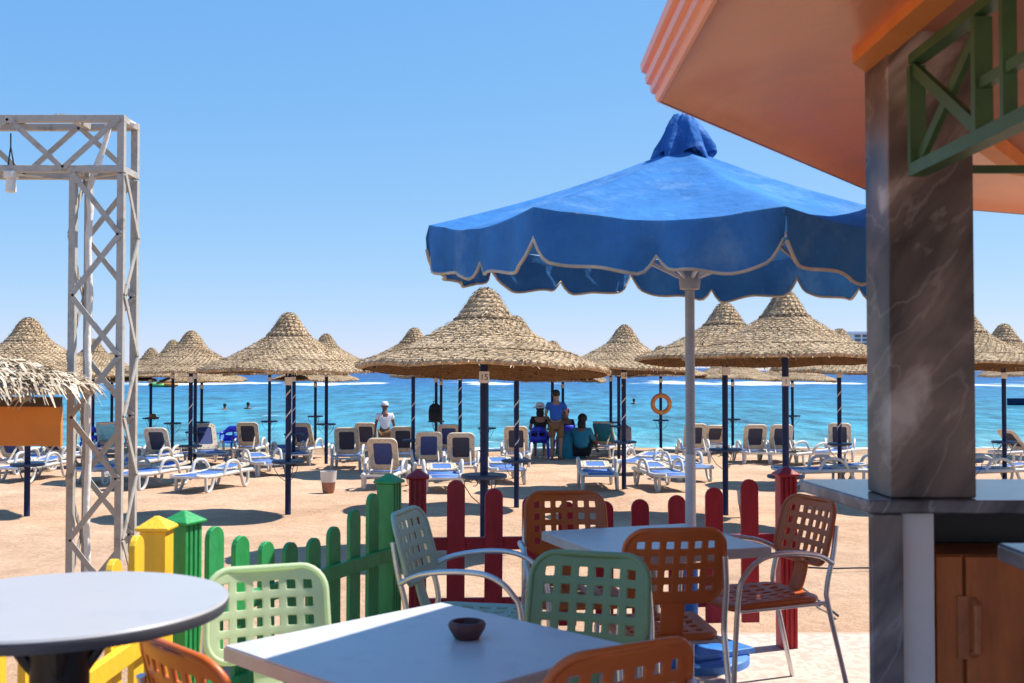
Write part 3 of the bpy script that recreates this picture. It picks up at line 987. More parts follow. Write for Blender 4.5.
for k in range(8):
    A, B = ucorner(k), ucorner(k + 1)
    n = 40
    top, mid, bot = [], [], []
    for j in range(n + 1):
        s = j / n
        p = A.lerp(B, s)
        p.z -= .055 * math.sin(PI * s)
        o_ = Vector((p.x, p.y, 0)).normalized()
        wv = .016 * math.sin(s * 23 + k * 1.7) + .012 * mnoise.noise((s * 9, k, 3))
        dr = flap(s) * (1 + .12 * mnoise.noise((s * 3, k * 5, 8)))
        top.append(p + o_ * .004)
        mid.append(p + o_ * (.012 + wv * .5) + Vector((0, 0, -dr * .5)))
        bot.append(p + o_ * (.0 + wv) + Vector((0, 0, -dr)))
    a, b_, c_ = mbv.verts(top), mbv.verts(mid), mbv.verts(bot)
    for j in range(n):
        mbv.face([a[j], a[j + 1], b_[j + 1], b_[j]]); mbv.face([b_[j], b_[j + 1], c_[j + 1], c_[j]])
    mbt.tube([p + Vector((0, 0, .003)) for p in bot], .0075, 6)
mbv.build('valance', M['umb_blue'], um, smooth=180)
mbt.build('edging', M['trim'], um, smooth=60)
# ruffled top cap
mb = MB()
def ruff(r, z, a):
    k = min(1, max(0, (.24 - z) / .2))
    f = 1 + .2 * k * math.sin(a * 5 + .9 + .5 * math.sin(a)) + .13 * k * math.sin(a * 9 + 2) + .12 * mnoise.noise((math.cos(a) * 3, math.sin(a) * 3, z * 9))
    return r * f, z + .035 * k * math.sin(a * 5 + 2.2) * min(1, r / .1) + .02 * mnoise.noise((math.cos(a) * 4, math.sin(a) * 4, z * 12 + 5))
mb.lathe([(0, .2), (.03, .212), (.055, .2), (.078, .165), (.1, .115), (.118, .065), (.13, .025), (.134, .0), (.12, .0), (.09, .05)], 90, (-.03, 0, ZA - .055), fn=ruff)
mb.build('top_cap', M['umb_cap'], um, smooth=70)
mb = MB()
mb.tube([(0, 0, 1.02), (0, 0, ZA - .02)], .024, 16)
mb.build('pole', M['pole_grey'], um)
mb = MB()
mb.tube([(0, 0, .45), (0, 0, 1.02)], .0265, 16); 
mb.build('pole_sleeve', M['pole_white'], um)
mb = MB()
mb.lathe([(.03, 0), (.05, .005), (.055, .05), (.04, .09), (.026, .1)], 20, (0, 0, 1.84))
mb.build('hub', M['pole_grey'], um)
mb = MB()
mb.lathe([(.026, 0), (.04, .01), (.04, .06), (.026, .07)], 16, (0, 0, ZA - .12))
mb.build('crown', M['pole_grey'], um)
for k in range(8):
    c_ = ucorner(k)
    mb = MB()
    mb.bar(Vector((0, 0, ZA - .09)), c_ + Vector((0, 0, -.025)), .014, .022)
    rib = mb.build('rib', mat('grey rib', (.3, .29, .28), .5) if k == 0 else rib_m, um, smooth=0)
    rib_m = rib.data.materials[0]
    mb = MB()
    q = Vector((0, 0, ZA - .09)).lerp(c_ + Vector((0, 0, -.025)), .6)
    mb.bar(Vector((.04 * math.cos(angs[k]), .04 * math.sin(angs[k]), 1.9)), q + Vector((0, 0, -.02)), .012, .018)
    mb.build('strut', M['pole_white'], rib, smooth=0)
mb = MB()
mb.tube([(0, 0, .06), (0, 0, .48)], .035, 16)
mb.build('stand_tube', M['base_blue'], um)
mb = MB()
mb.lathe([(0, .045), (.27, .045), (.285, .035), (.285, .0), (0, 0)], 48)
mb.build('base', M['base_blue'], um, smooth=35)
mb = MB()
mb.box((.06, .02, .062), (.36, .36, .03), Matrix.Rotation(R(28), 3, 'Z'))
mb.build('weight_slab', M['base_blue'], um, smooth=0, bevel=.006)

# ------------------------------------------------------------------ tables
def square_table(name, label, cx, cy, half, rot, ztop=.74):
    t = thing(name, label, 'table', (cx, cy, 0), rot)
    mb = MB(); mb.box((0, 0, ztop - .004), (2 * half - .006, 2 * half - .006, .008))
    mb.build('tabletop', M['laminate'], t, smooth=0, bevel=.002)
    mb = MB()
    for a in range(4):
        rm = Matrix.Rotation(a * PI / 2, 3, 'Z')
        mb.box(rm @ Vector((half - .006, 0, ztop - .022)), (.012, 2 * half - (.024 if a % 2 else 0), .034), rm)
    mb.box((0, 0, ztop - .026), (2 * half - .03, 2 * half - .03, .026))
    mb.build('edge_band', M['edge_alu'], t, smooth=0)
    mb = MB()
    mb.tube([(0, 0, .05), (0, 0, ztop - .04)], .035, 16)
    mb.build('pedestal', M['alu'], t)
    mb = MB()
    for a in range(4):
        d = Vector((math.cos(a * PI / 2), math.sin(a * PI / 2), 0))
        mb.tube(smoothpath([d * .03 + Vector((0, 0, .09)), d * .2 + Vector((0, 0, .06)), d * .32 + Vector((0, 0, .015))], 4), .018, 8)
    mb.build('foot', M['alu'], t)
    return t
square_table('square_table', 'square pale laminate table with a clay ashtray on it, in the foreground', -.215, 2.835, .37, R(45))
square_table('square_table', 'square pale laminate table in front of the blue umbrella pole', .58, 4.60, .352, R(20))
# round bar table
rd = 2.135; rx = -.872; rr_ = .315; rz = 1.0
rt = thing('round_table', 'round pale topped bar table with dark rim, at the lower left', 'table', (rx, rd, 0))
mb = MB(); mb.lathe([(0, rz), (rr_ - .003, rz), (rr_, rz - .004), (rr_, rz - .006)], 96)
mb.build('tabletop', M['laminate_grey'], rt, smooth=30)
mb = MB(); mb.lathe([(rr_, rz - .007), (rr_ + .001, rz - .01), (rr_ - .004, rz - .026), (rr_ - .03, rz - .028), (0, rz - .028)], 96)
mb.build('rim', M['edge_dark'], rt, smooth=50)
mb = MB()
mb.lathe([(.0, rz - .03), (.09, rz - .03), (.085, rz - .06), (.055, rz - .1), (.05, .1), (.2, .03), (.21, 0), (0, 0)], 24)
for a in range(4):
    d = Vector((math.cos(a * PI / 2 + .35), math.sin(a * PI / 2 + .35), 0))
    mb.tube(smoothpath([d * .03 + Vector((0, 0, rz - .15)), d * .06 + Vector((0, 0, rz - .11)), d * .085 + Vector((0, 0, rz - .07)), d * .1 + Vector((0, 0, rz - .03))], 4), .012, 8)
mb.build('pedestal', M['black_metal'], rt)
ap = at_z(467, 638, .741)
mb = MB()
mb.lathe([(0, .002), (.03, .0), (.034, .004), (.047, .026), (.05, .036), (.046, .044), (.038, .046), (.036, .036), (.03, .018), (0, .014)], 40)
o = tag(mb.build('ashtray', M['clay'], smooth=50), 'small round dark clay ashtray on the foreground square table', 'ashtray')
o.location = ap; o.location.z = .7402

# ------------------------------------------------------------------ cafe chairs
def grid_panel(nx, ny, W, H, border, bar_, rc):
    """flat perforated panel in (x, z) as a bmesh; returns MB"""
    hx = (W - 2 * border - (nx - 1) * bar_) / nx
    hz = (H - 2 * border - (ny - 1) * bar_) / ny
    X = [-W / 2, -W / 2 + border * .33, -W / 2 + border * .66, -W / 2 + border]
    hol_x = []
    for i in range(nx):
        hol_x.append(len(X) - 1)
        X.append(X[-1] + hx)
        if i < nx - 1:
            X.append(X[-1] + bar_)
    X += [W / 2 - border * .66, W / 2 - border * .33, W / 2]
    Z = [-H / 2, -H / 2 + border * .33, -H / 2 + border * .66, -H / 2 + border]
    hol_z = []
    for i in range(ny):
        hol_z.append(len(Z) - 1)
        Z.append(Z[-1] + hz)
        if i < ny - 1:
            Z.append(Z[-1] + bar_)
    Z += [H / 2 - border * .66, H / 2 - border * .33, H / 2]
    def rnd(x, z):
        ax, az = abs(x) - (W / 2 - rc), abs(z) - (H / 2 - rc)
        if ax > 0 and az > 0:
            a, b_ = ax / rc, az / rc
            a2, b2 = a * math.sqrt(1 - b_ * b_ / 2), b_ * math.sqrt(1 - a * a / 2)
            x = math.copysign(W / 2 - rc + a2 * rc, x); z = math.copysign(H / 2 - rc + b2 * rc, z)
        return x, z
    mb = MB()
    V = [[None] * len(Z) for _ in X]
    for i, x in enumerate(X):
        for j, z in enumerate(Z):
            a, b_ = rnd(x, z)
            V[i][j] = mb.bm.verts.new((a, 0, b_))
    for i in range(len(X) - 1):
        for j in range(len(Z) - 1):
            if i in hol_x and j in hol_z:
                continue
            mb.face([V[i][j], V[i + 1][j], V[i + 1][j + 1], V[i][j + 1]])
    return mb
def rrect(W, H, rc, k=6):
    out = []
    for cx, cz, a0 in ((W / 2 - rc, H / 2 - rc, 0), (-W / 2 + rc, H / 2 - rc, PI / 2), (-W / 2 + rc, -H / 2 + rc, PI), (W / 2 - rc, -H / 2 + rc, 3 * PI / 2)):
        for j in range(k + 1):
            a = a0 + PI / 2 * j / k
            out.append((cx + rc * math.cos(a), cz + rc * math.sin(a)))
    return out
def finish_shell(o, th):
    s = o.modifiers.new('solid', 'SOLIDIFY'); s.thickness = th; s.offset = 0
    b = o.modifiers.new('bevel', 'BEVEL'); b.width = .0035; b.segments = 2; b.limit_method = 'ANGLE'; b.angle_limit = R(50)
CH_W, BK_H = .385, .28
def back_map(x, z):
    t = (z + BK_H / 2) / BK_H
    return Vector((x * (1 - .03 * t), -.215 - .075 * t - .03 * (1 - (x / .1925) ** 2), .585 + BK_H * .98 * t))
def seat_map(x, z):
    y = z
    return Vector((x * (1 - .04 * (y < 0)), y + .005, .455 - .018 * (1 - (x / .1925) ** 2) * (1 - (abs(y) / .22) ** 2) - .02 * max(0, (y - .12) / .1) ** 2))
def make_chair(label, m, arms):
    t = thing('cafe_chair', label, 'chair', (0, 0, 0), 0, 'perforated plastic cafe chairs around the terrace tables')
    mb = grid_panel(6, 4, CH_W, BK_H, .042, .026, .075)
    for v in mb.bm.verts: v.co = back_map(v.co.x, v.co.z)
    rim = [back_map(x, z) for x, z in rrect(CH_W, BK_H, .075)]
    b = mb.build('backrest', m, t, smooth=40); finish_shell(b, .011)
    mb = MB(); mb.tube(rim, .0105, 8, closed=True); mb.build('back_rim', m, b, smooth=60)
    mb = grid_panel(6, 5, CH_W, .43, .045, .03, .07)
    for v in mb.bm.verts: v.co = seat_map(v.co.x, v.co.z)
    rim = [seat_map(x, z) + Vector((0, 0, -.008)) for x, z in rrect(CH_W, .43, .07)]
    s = mb.build('seat', m, t, smooth=40); finish_shell(s, .012)
    mb = MB(); mb.tube(rim, .012, 8, closed=True); mb.build('seat_rim', m, s, smooth=60)
    mb = MB()
    rows = []
    for i in range(7):
        q = i / 6
        p = Vector((0, -.2 - .04 * math.sin(PI * q / 2) - .0 * q, .452 + .15 * q))
        rows.append([(x, p.y, p.z) for x in (-.045, -.02, .02, .045)])
    for a, b_ in zip(rows, rows[1:]):
        A, B = mb.verts(a), mb.verts(b_)
        for k in range(3): mb.face([A[k], A[k + 1], B[k + 1], B[k]])
    bmesh.ops.remove_doubles(mb.bm, verts=mb.bm.verts, dist=.0005)
    sp = mb.build('back_support', m, t, smooth=60); finish_shell(sp, .012)
    r = .0115
    for sg in (-1, 1):
        mb = MB()
        mb.tube(smoothpath([(sg * .184, -.288, .76), (sg * .196, -.262, .64), (sg * .2, -.225, .5), (sg * .202, -.235, .4), (sg * .21, -.335, 0)], 6), r, 10)
        mb.build('rear_leg', M['alu'], t, smooth=60)
        mb = MB()
        if arms:
            mb.tube(smoothpath([(sg * .2, -.255, .60), (sg * .225, -.16, .645), (sg * .25, .0, .668), (sg * .25, .13, .655), (sg * .245, .215, .59), (sg * .24, .25, .48), (sg * .225, .27, 0)], 6), r, 10)
            mb.build('arm', M['alu'], t, smooth=60)
        else:
            mb.tube(smoothpath([(sg * .188, .17, .43), (sg * .198, .2, .40), (sg * .206, .24, 0)], 5), r, 10)
            mb.build('front_leg', M['alu'], t, smooth=60)
    mb = MB()
    mb.tube([(-.195, -.19, .425), (.195, -.19, .425)], .009, 8); mb.tube([(-.19, .19, .425), (.19, .19, .425)], .009, 8)
    for sg in (-1, 1): mb.tube([(sg * .19, -.225, .43), (sg * .185, .2, .425)], .009, 8)
    mb.build('seat_frame', M['alu'], t, smooth=60)
    return t
def put(c, x, y, fx, fy):
    c.location = (x, y, 0); c.rotation_euler = (0, 0, math.atan2(-fx, fy))
    return c
def chair_copy(src, label):
    c = copy_tree(src); c['label'] = label
    return c
# position: middle of the back at given plan point; the seat lies ahead of it
def place_back(c, bx, by, fx, fy):
    l = math.hypot(fx, fy); fx, fy = fx / l, fy / l
    return put(c, bx + fx * .28, by + fy * .28, fx, fy)
ch = make_chair('pale mint armless chair standing sunlit against the green fence', M['mint_plastic'], False)
place_back(ch, -.76, 3.42, .34, -.94); ch.scale = (.96, .96, .965)
ch = make_chair('green armless chair at the far side of the foreground square table', M['sage_plastic'], False)
place_back(ch, .245, 3.48, -.30, -.95)
ch = make_chair('weathered green armchair seen from the side by the dark green fence end', M['teal_plastic'], True)
place_back(ch, -.42, 4.55, .97, -.24)
oa = make_chair('orange armchair behind the far square table, facing the camera before the red fence', M['orange_plastic'], True)
place_back(oa, .25, 5.22, .12, -.99)
ch = chair_copy(oa, 'orange armchair standing right of the umbrella base, turned to the left')
place_back(ch, 1.345, 5.0, -.93, -.36)
ob = make_chair('orange armless chair with its back to us at the far square table', M['orange_plastic'], False)
place_back(ob, .60, 4.05, -.12, .99)
ch = chair_copy(ob, 'orange armless chair cut off by the bottom edge under the round table')
place_back(ch, -.70, 2.36, .72, .69)
ch = chair_copy(ob, 'orange armless chair cut off by the bottom edge, in front of the green armless chair')
place_back(ch, .235, 2.36, -.5, .86)

# ------------------------------------------------------------------ thatched parasols
def canopy_variant(seed):
    rnd = random.Random(seed)
    prof = [(0, .80), (.05, .795), (.10, .765), (.15, .71), (.2, .63), (.25, .55), (.3, .485), (.315, .475), (.33, .452), (.45, .375), (.6, .285), (.75, .205), (.9, .135), (1.05, .075), (1.18, .03), (1.27, -.005), (1.3, -.03), (1.295, -.06), (1.26, -.065)]
    def top_z(r):
        for (r0, z0_), (r1, z1_) in zip(prof, prof[1:-2]):
            if r0 <= r <= r1:
                return z0_ + (z1_ - z0_) * (r - r0) / max(1e-6, r1 - r0)
        return -.03
    dx = rnd.uniform(0, 50)
    def wob(r, z, a):
        n1 = mnoise.noise((math.cos(a) * 1.6 + dx, math.sin(a) * 1.6, seed))
        n2 = mnoise.noise((math.cos(a) * 6 + dx, math.sin(a) * 6, r * 6))
        k = r / 1.3
        return r * (1 + .025 * n1 * k + .01 * n2), z + .05 * n1 * k ** 2 + .012 * n2
    mb = MB()
    mb.lathe(prof, 64, fn=wob)
    # woven reeds lying on the surface, in rows
    rows = 30
    for i in range(5000):
        row = rnd.randrange(rows)
        r = 1.29 * ((row + .8 + rnd.uniform(-.25, .25)) / rows)
        if rnd.random() > (r / 1.3 + .12):
            continue
        a = rnd.uniform(0, 2 * PI)
        L_ = rnd.uniform(.04, .10)
        ori = rnd.choice((-1, 1)) * rnd.uniform(.3, 1.0) + (0 if rnd.random() < .7 else 1.5)
        er = Vector((math.cos(a), math.sin(a), 0)); et = Vector((-math.sin(a), math.cos(a), 0))
        rr, zz = wob(r, top_z(r), a)
        sl = (top_z(min(1.28, r + .03)) - top_z(max(0, r - .03))) / .06
        dn = (er + Vector((0, 0, sl))).normalized()
        dd = (dn * math.cos(ori) + et * math.sin(ori)).normalized()
        nn = et.cross(dn) * -1
        if nn.z < 0: nn = -nn
        sd = dd.cross(nn).normalized() * rnd.uniform(.0025, .006)
        p = er * rr + Vector((0, 0, zz)) + nn * rnd.uniform(.002, .01)
        a0, b0 = p - dd * L_ / 2, p + dd * L_ / 2 + nn * rnd.uniform(0, .014)
        vs = mb.verts([a0 - sd, a0 + sd, b0 + sd, b0 - sd])
        mb.face(vs)
    for i in range(420):      # rim fringe
        a = rnd.uniform(0, 2 * PI)
        er = Vector((math.cos(a), math.sin(a), 0)); et = Vector((-math.sin(a), math.cos(a), 0))
        rr, zz = wob(1.285, -.03, a)
        p = er * rr + Vector((0, 0, zz + rnd.uniform(-.03, .03)))
        d = (er * rnd.uniform(.3, 1) + Vector((0, 0, -rnd.uniform(.1, .9))) + et * rnd.uniform(-.7, .7)).normalized() * rnd.uniform(.02, .075)
        sd = et * rnd.uniform(.004, .009)
        mb.face(mb.verts([p - sd, p + sd, p + d + sd * .5, p + d - sd * .5]))
    # woven rings
    ring_zs = [(.318, .01), (.62, .006), (.96, .006)]
    for r, th in ring_zs:
        mb.tube([Vector((wob(r, 0, a)[0] * math.cos(a), wob(r, 0, a)[0] * math.sin(a), wob(r, top_z(r), a)[1] + .004)) for a in [2 * PI * k / 48 for k in range(48)]], th, 6, closed=True)
    top = mb.build('canopy', M['thatch'], None, smooth=50, normals=False)
    mb = MB()
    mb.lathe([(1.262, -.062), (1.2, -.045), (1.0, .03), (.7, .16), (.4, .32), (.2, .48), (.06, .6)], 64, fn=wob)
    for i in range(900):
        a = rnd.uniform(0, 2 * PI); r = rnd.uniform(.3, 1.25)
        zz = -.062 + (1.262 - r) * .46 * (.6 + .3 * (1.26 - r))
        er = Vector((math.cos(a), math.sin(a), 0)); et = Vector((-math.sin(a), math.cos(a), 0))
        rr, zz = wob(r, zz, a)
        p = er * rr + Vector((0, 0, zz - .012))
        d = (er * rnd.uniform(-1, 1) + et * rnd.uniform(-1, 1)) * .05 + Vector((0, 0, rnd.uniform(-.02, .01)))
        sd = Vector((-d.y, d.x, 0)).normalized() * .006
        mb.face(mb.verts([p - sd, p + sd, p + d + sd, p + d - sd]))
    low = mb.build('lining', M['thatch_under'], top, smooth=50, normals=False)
    return top
CAN = [canopy_variant(s) for s in (1, 2, 3, 4)]
for c_ in CAN:                      # prototypes are only sources of mesh data
    for x_ in c_.children: COL.objects.unlink(x_)
    COL.objects.unlink(c_)
CAN_D = [(c_.data, c_.children[0].data) for c_ in CAN]

def mesh_of(o):
    me = o.data
    bpy.data.objects.remove(o)
    return me
mb = MB(); mb.tube([(0, 0, -.4), (0, 0, 1)], .042, 12); POLE_D = mesh_of(mb.build('pole', M['navy']))
mb = MB(); mb.lathe([(.04, .0), (.225, .0), (.235, .008), (.235, .03), (.225, .038), (.04, .038)], 32); SHELF_D = mesh_of(mb.build('shelf', M['navy_top'], smooth=30))
mb = MB()
for k in range(3):
    a = k * 2 * PI / 3 + .5
    d = Vector((math.cos(a), math.sin(a), 0))
    mb.tube([d * .21 + Vector((0, 0, -.003)), d * .2 + Vector((0, 0, -.08)), d * .13 + Vector((0, 0, -.19)), d * .045 + Vector((0, 0, -.26))], .005, 5)
    mb.tube([d * (.1 + .035 * math.cos(q)) + Vector((0, 0, -.05 + .035 * math.sin(q))) for q in [j * PI / 5 for j in range(9)]], .005, 5)
BRK_D = mesh_of(mb.build('bracket', M['black_metal']))
def tape_mesh(turns, z0, z1, seed):
    mb = MB(); rnd = random.Random(seed)
    n = int(turns * 12)
    prev = None
    for i in range(n + 1):
        a = 2 * PI * turns * i / n + seed
        z = z0 + (z1 - z0) * i / n
        d = Vector((math.cos(a), math.sin(a), 0)) * .0455
        cur = mb.verts([d + Vector((0, 0, z)), d + Vector((0, 0, z + .03))])
        if prev: mb.face([prev[0], cur[0], cur[1], prev[1]])
        prev = cur
    o = mb.build('rope', M['tape'], smooth=180)
    s = o.modifiers.new('solid', 'SOLIDIFY'); s.thickness = .006
    return o
TAPES = []
for s_ in (0.3, 2.0, 4.1):
    o = tape_mesh(2.6, .95, 1.75, s_)
    dg = bpy.context.evaluated_depsgraph_get()
    me = bpy.data.meshes.new_from_object(o.evaluated_get(dg))
    bpy.data.objects.remove(o)
    TAPES.append(me)
mb = MB(); mb.tube([(0, 0, 0), (0, 0, .115)], .047, 14); mb.box((0, -.048, .06), (.105, .008, .115)); TAG_D = mesh_of(mb.build('number_tag', M['tag'], smooth=40))
def text_mesh(s):
    cu = bpy.data.curves.new('num', 'FONT'); cu.body = s; cu.size = .085; cu.align_x = 'CENTER'; cu.extrude = .001
    o = bpy.data.objects.new('num', cu); COL.objects.link(o)
    dg = bpy.context.evaluated_depsgraph_get()
    me = bpy.data.meshes.new_from_object(o.evaluated_get(dg))
    bpy.data.objects.remove(o)
    me.materials.clear(); me.materials.append(M['ink'])
    return me
def child(name, data, parent, loc=(0, 0, 0), rot=(0, 0, 0), sc=(1, 1, 1)):
    o = bpy.data.objects.new(name, data); COL.objects.link(o)
    o.parent = parent; o.location = loc; o.rotation_euler = rot; o.scale = sc
    return o
PG = 'thatched beach parasols'
parasol_at = {}
def parasol(u, d, apex_v, shelf_v=None, label='', tilt=0, tape=None, num=None, sc=1.0, key=None, brim=None, tag_v=None, tdir=0):
    rnd = random.Random(int(u * 7 + d * 13))
    base = at_y(u, 500, d); gz_ = sand_z(d) - .02
    p = thing('thatched_parasol', label, 'parasol', (base.x, d, gz_), 0, PG)
    za = at_y(u, apex_v, d).z - gz_
    zb_ = za - .80 * (1.0 if brim is None else brim)
    me_t, me_l = CAN_D[rnd.randrange(4)]
    ct = child('canopy', me_t, p, (0, 0, zb_), (R(-tilt) * math.cos(tdir) , R(tilt) * math.sin(tdir), rnd.uniform(0, 6.28)), (sc, sc, 1.0 if brim is None else brim))
    # keep the tilt in world axes while the pattern is turned about z
    ct.rotation_euler = (Matrix.Rotation(R(-tilt), 3, 'X') @ Matrix.Rotation(R(rnd.uniform(-2, 2)), 3, 'Y') @ Matrix.Rotation(rnd.uniform(0, 6.28), 3, 'Z')).to_euler()
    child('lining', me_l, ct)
    child('pole', POLE_D, p, sc=(1, 1, zb_ + .45))
    if shelf_v:
        zs = at_y(u, shelf_v, d).z - gz_
        zs = min(max(zs, .5), 1.0)
        sh = child('shelf', SHELF_D, p, (0, 0, zs), (0, 0, rnd.uniform(0, 6)))
        child('bracket', BRK_D, sh)
    if tape is not None:
        child('rope', TAPES[tape], p, (0, 0, 0 if not shelf_v else max(0, zs - .7)))
    zt = (at_y(u, tag_v, d).z - gz_ if tag_v else zb_ - .2) - .05
    tg = child('number_tag', TAG_D, p, (0, 0, zt), (0, 0, rnd.uniform(-.2, .2)))
    if num:
        child('number', text_mesh(num), tg, (0, -.0535, .03), (PI / 2, 0, 0))
    if key: parasol_at[key] = (p, gz_)
    return p
PL = [
 (27, 16, 318, 466, 'large thatched parasol at the far left, its blue pole below the orange board', dict(key='a')),
 (92, 29, 339, None, 'thatched parasol with its peak behind the lattice gantry tower', dict()),
 (111, 33, 353, None, 'low far thatched parasol whose pole shows through the lattice gantry', dict()),
 (150, 32.5, 348, 419, 'small far thatched parasol with a straw hat on its shelf', dict(key='hat')),
 (172, 30, 340, 424, 'far thatched parasol peeking out left behind the roped one right of the gantry', dict()),
 (190, 22.5, 331, 447, 'thatched parasol with white rope round its pole, just right of the gantry', dict(tape=0)),
 (194.5, 27, 336, 433, 'thatched parasol hidden directly behind the roped one right of the gantry', dict()),
 (201, 32.5, 353, 423, 'low far thatched parasol whose right rim shows left of the blue plastic chair', dict()),
 (269, 31, 344, 422, 'far thatched parasol with its pole left of the single big cone in the left half', dict()),
 (288, 16, 313, 463, 'big thatched parasol in the left half, pointed cone, open sand around its pole', dict(tape=1)),
 (293.5, 26.5, 338, 435, 'thatched parasol whose roped pole stands just behind the big left one', dict(tape=2)),
 (326, 27, 334, 425, 'thatched parasol with its small peak right behind the big left cone', dict()),
 (315, 33, 352, 417, 'low far thatched parasol at the waterline, its rim below the big left cone', dict()),
 (413, 24, 328, 441, 'thatched parasol with roped pole right of the child in the white cap', dict(tape=0)),
 (436, 31, 345, 422, 'far thatched parasol with a black backpack on its shelf', dict(key='bag')),
 (441, 33, 350, None, 'far thatched parasol directly behind the one with the black backpack', dict()),
 (460, 24.5, 333, 434.6, 'thatched parasol with roped pole just left of the largest one', dict(tape=1)),
 (484, 11.2, 288, 478, 'largest and nearest thatched parasol, number 15, in the middle', dict(tilt=3.5, num='15', key='big', tag_v=378)),
 (487, 28, 338, 429, 'thatched parasol hidden behind the largest one, only its shelf showing', dict()),
 (516.5, 17.2, 316, 462, 'thatched parasol number 21 with roped pole behind the right side of the largest one', dict(num='21', tape=2, tilt=2, tag_v=377)),
 (552.5, 29, 341, None, 'far thatched parasol standing right behind the man in the blue shirt', dict(tag_v=376)),
 (563, 33, 353, None, 'low far thatched parasol at the waterline behind the group of people', dict()),
 (611, 31, 344, 423, 'far thatched parasol left of the pair of roped poles by the teal towel', dict()),
 (619, 28, 335, 427, 'thatched parasol with a grey bag hanging on its pole', dict(key='grey')),
 (624, 20.2, 325, 443, 'thatched parasol number 13 with roped pole, left of the lifebuoy', dict(num='13', tape=0, tilt=2, tag_v=376)),
 (661, 31.5, 346, 421, 'far thatched parasol carrying the orange lifebuoy', dict(key='buoy')),
 (725.5, 16, 303, 451, 'tall thatched parasol right of the grey umbrella pole', dict(tilt=3)),
 (733, 32, 350, 420, 'far thatched parasol just behind the tall one right of the umbrella pole', dict()),
 (786, 14, 290, 478, 'big thatched parasol with rounded cone above the capped red fence post', dict(tilt=2.5, num='1', tag_v=382, brim=1.05)),
 (793, 33, 352, 416, 'low far thatched parasol right behind the pole above the red fence post', dict()),
 (840, 21.5, 329, 445, 'thatched parasol with roped pole next to the marble column', dict(tape=1, tag_v=375)),
 (968, 17.3, 312, 462, 'thatched parasol mostly hidden behind the marble column', dict(tilt=2)),
 (1005, 21, 324, 443, 'thatched parasol right of the marble column with its pole in full view', dict(tag_v=376, tilt=1.5)),
 (1030, 30, 344, None, 'far thatched parasol cut by the right edge, its rim low over the sea', dict()),
]
for (u, d, av, sv, lb, kw) in PL:
    parasol(u, d, av, sv, lb, **kw)

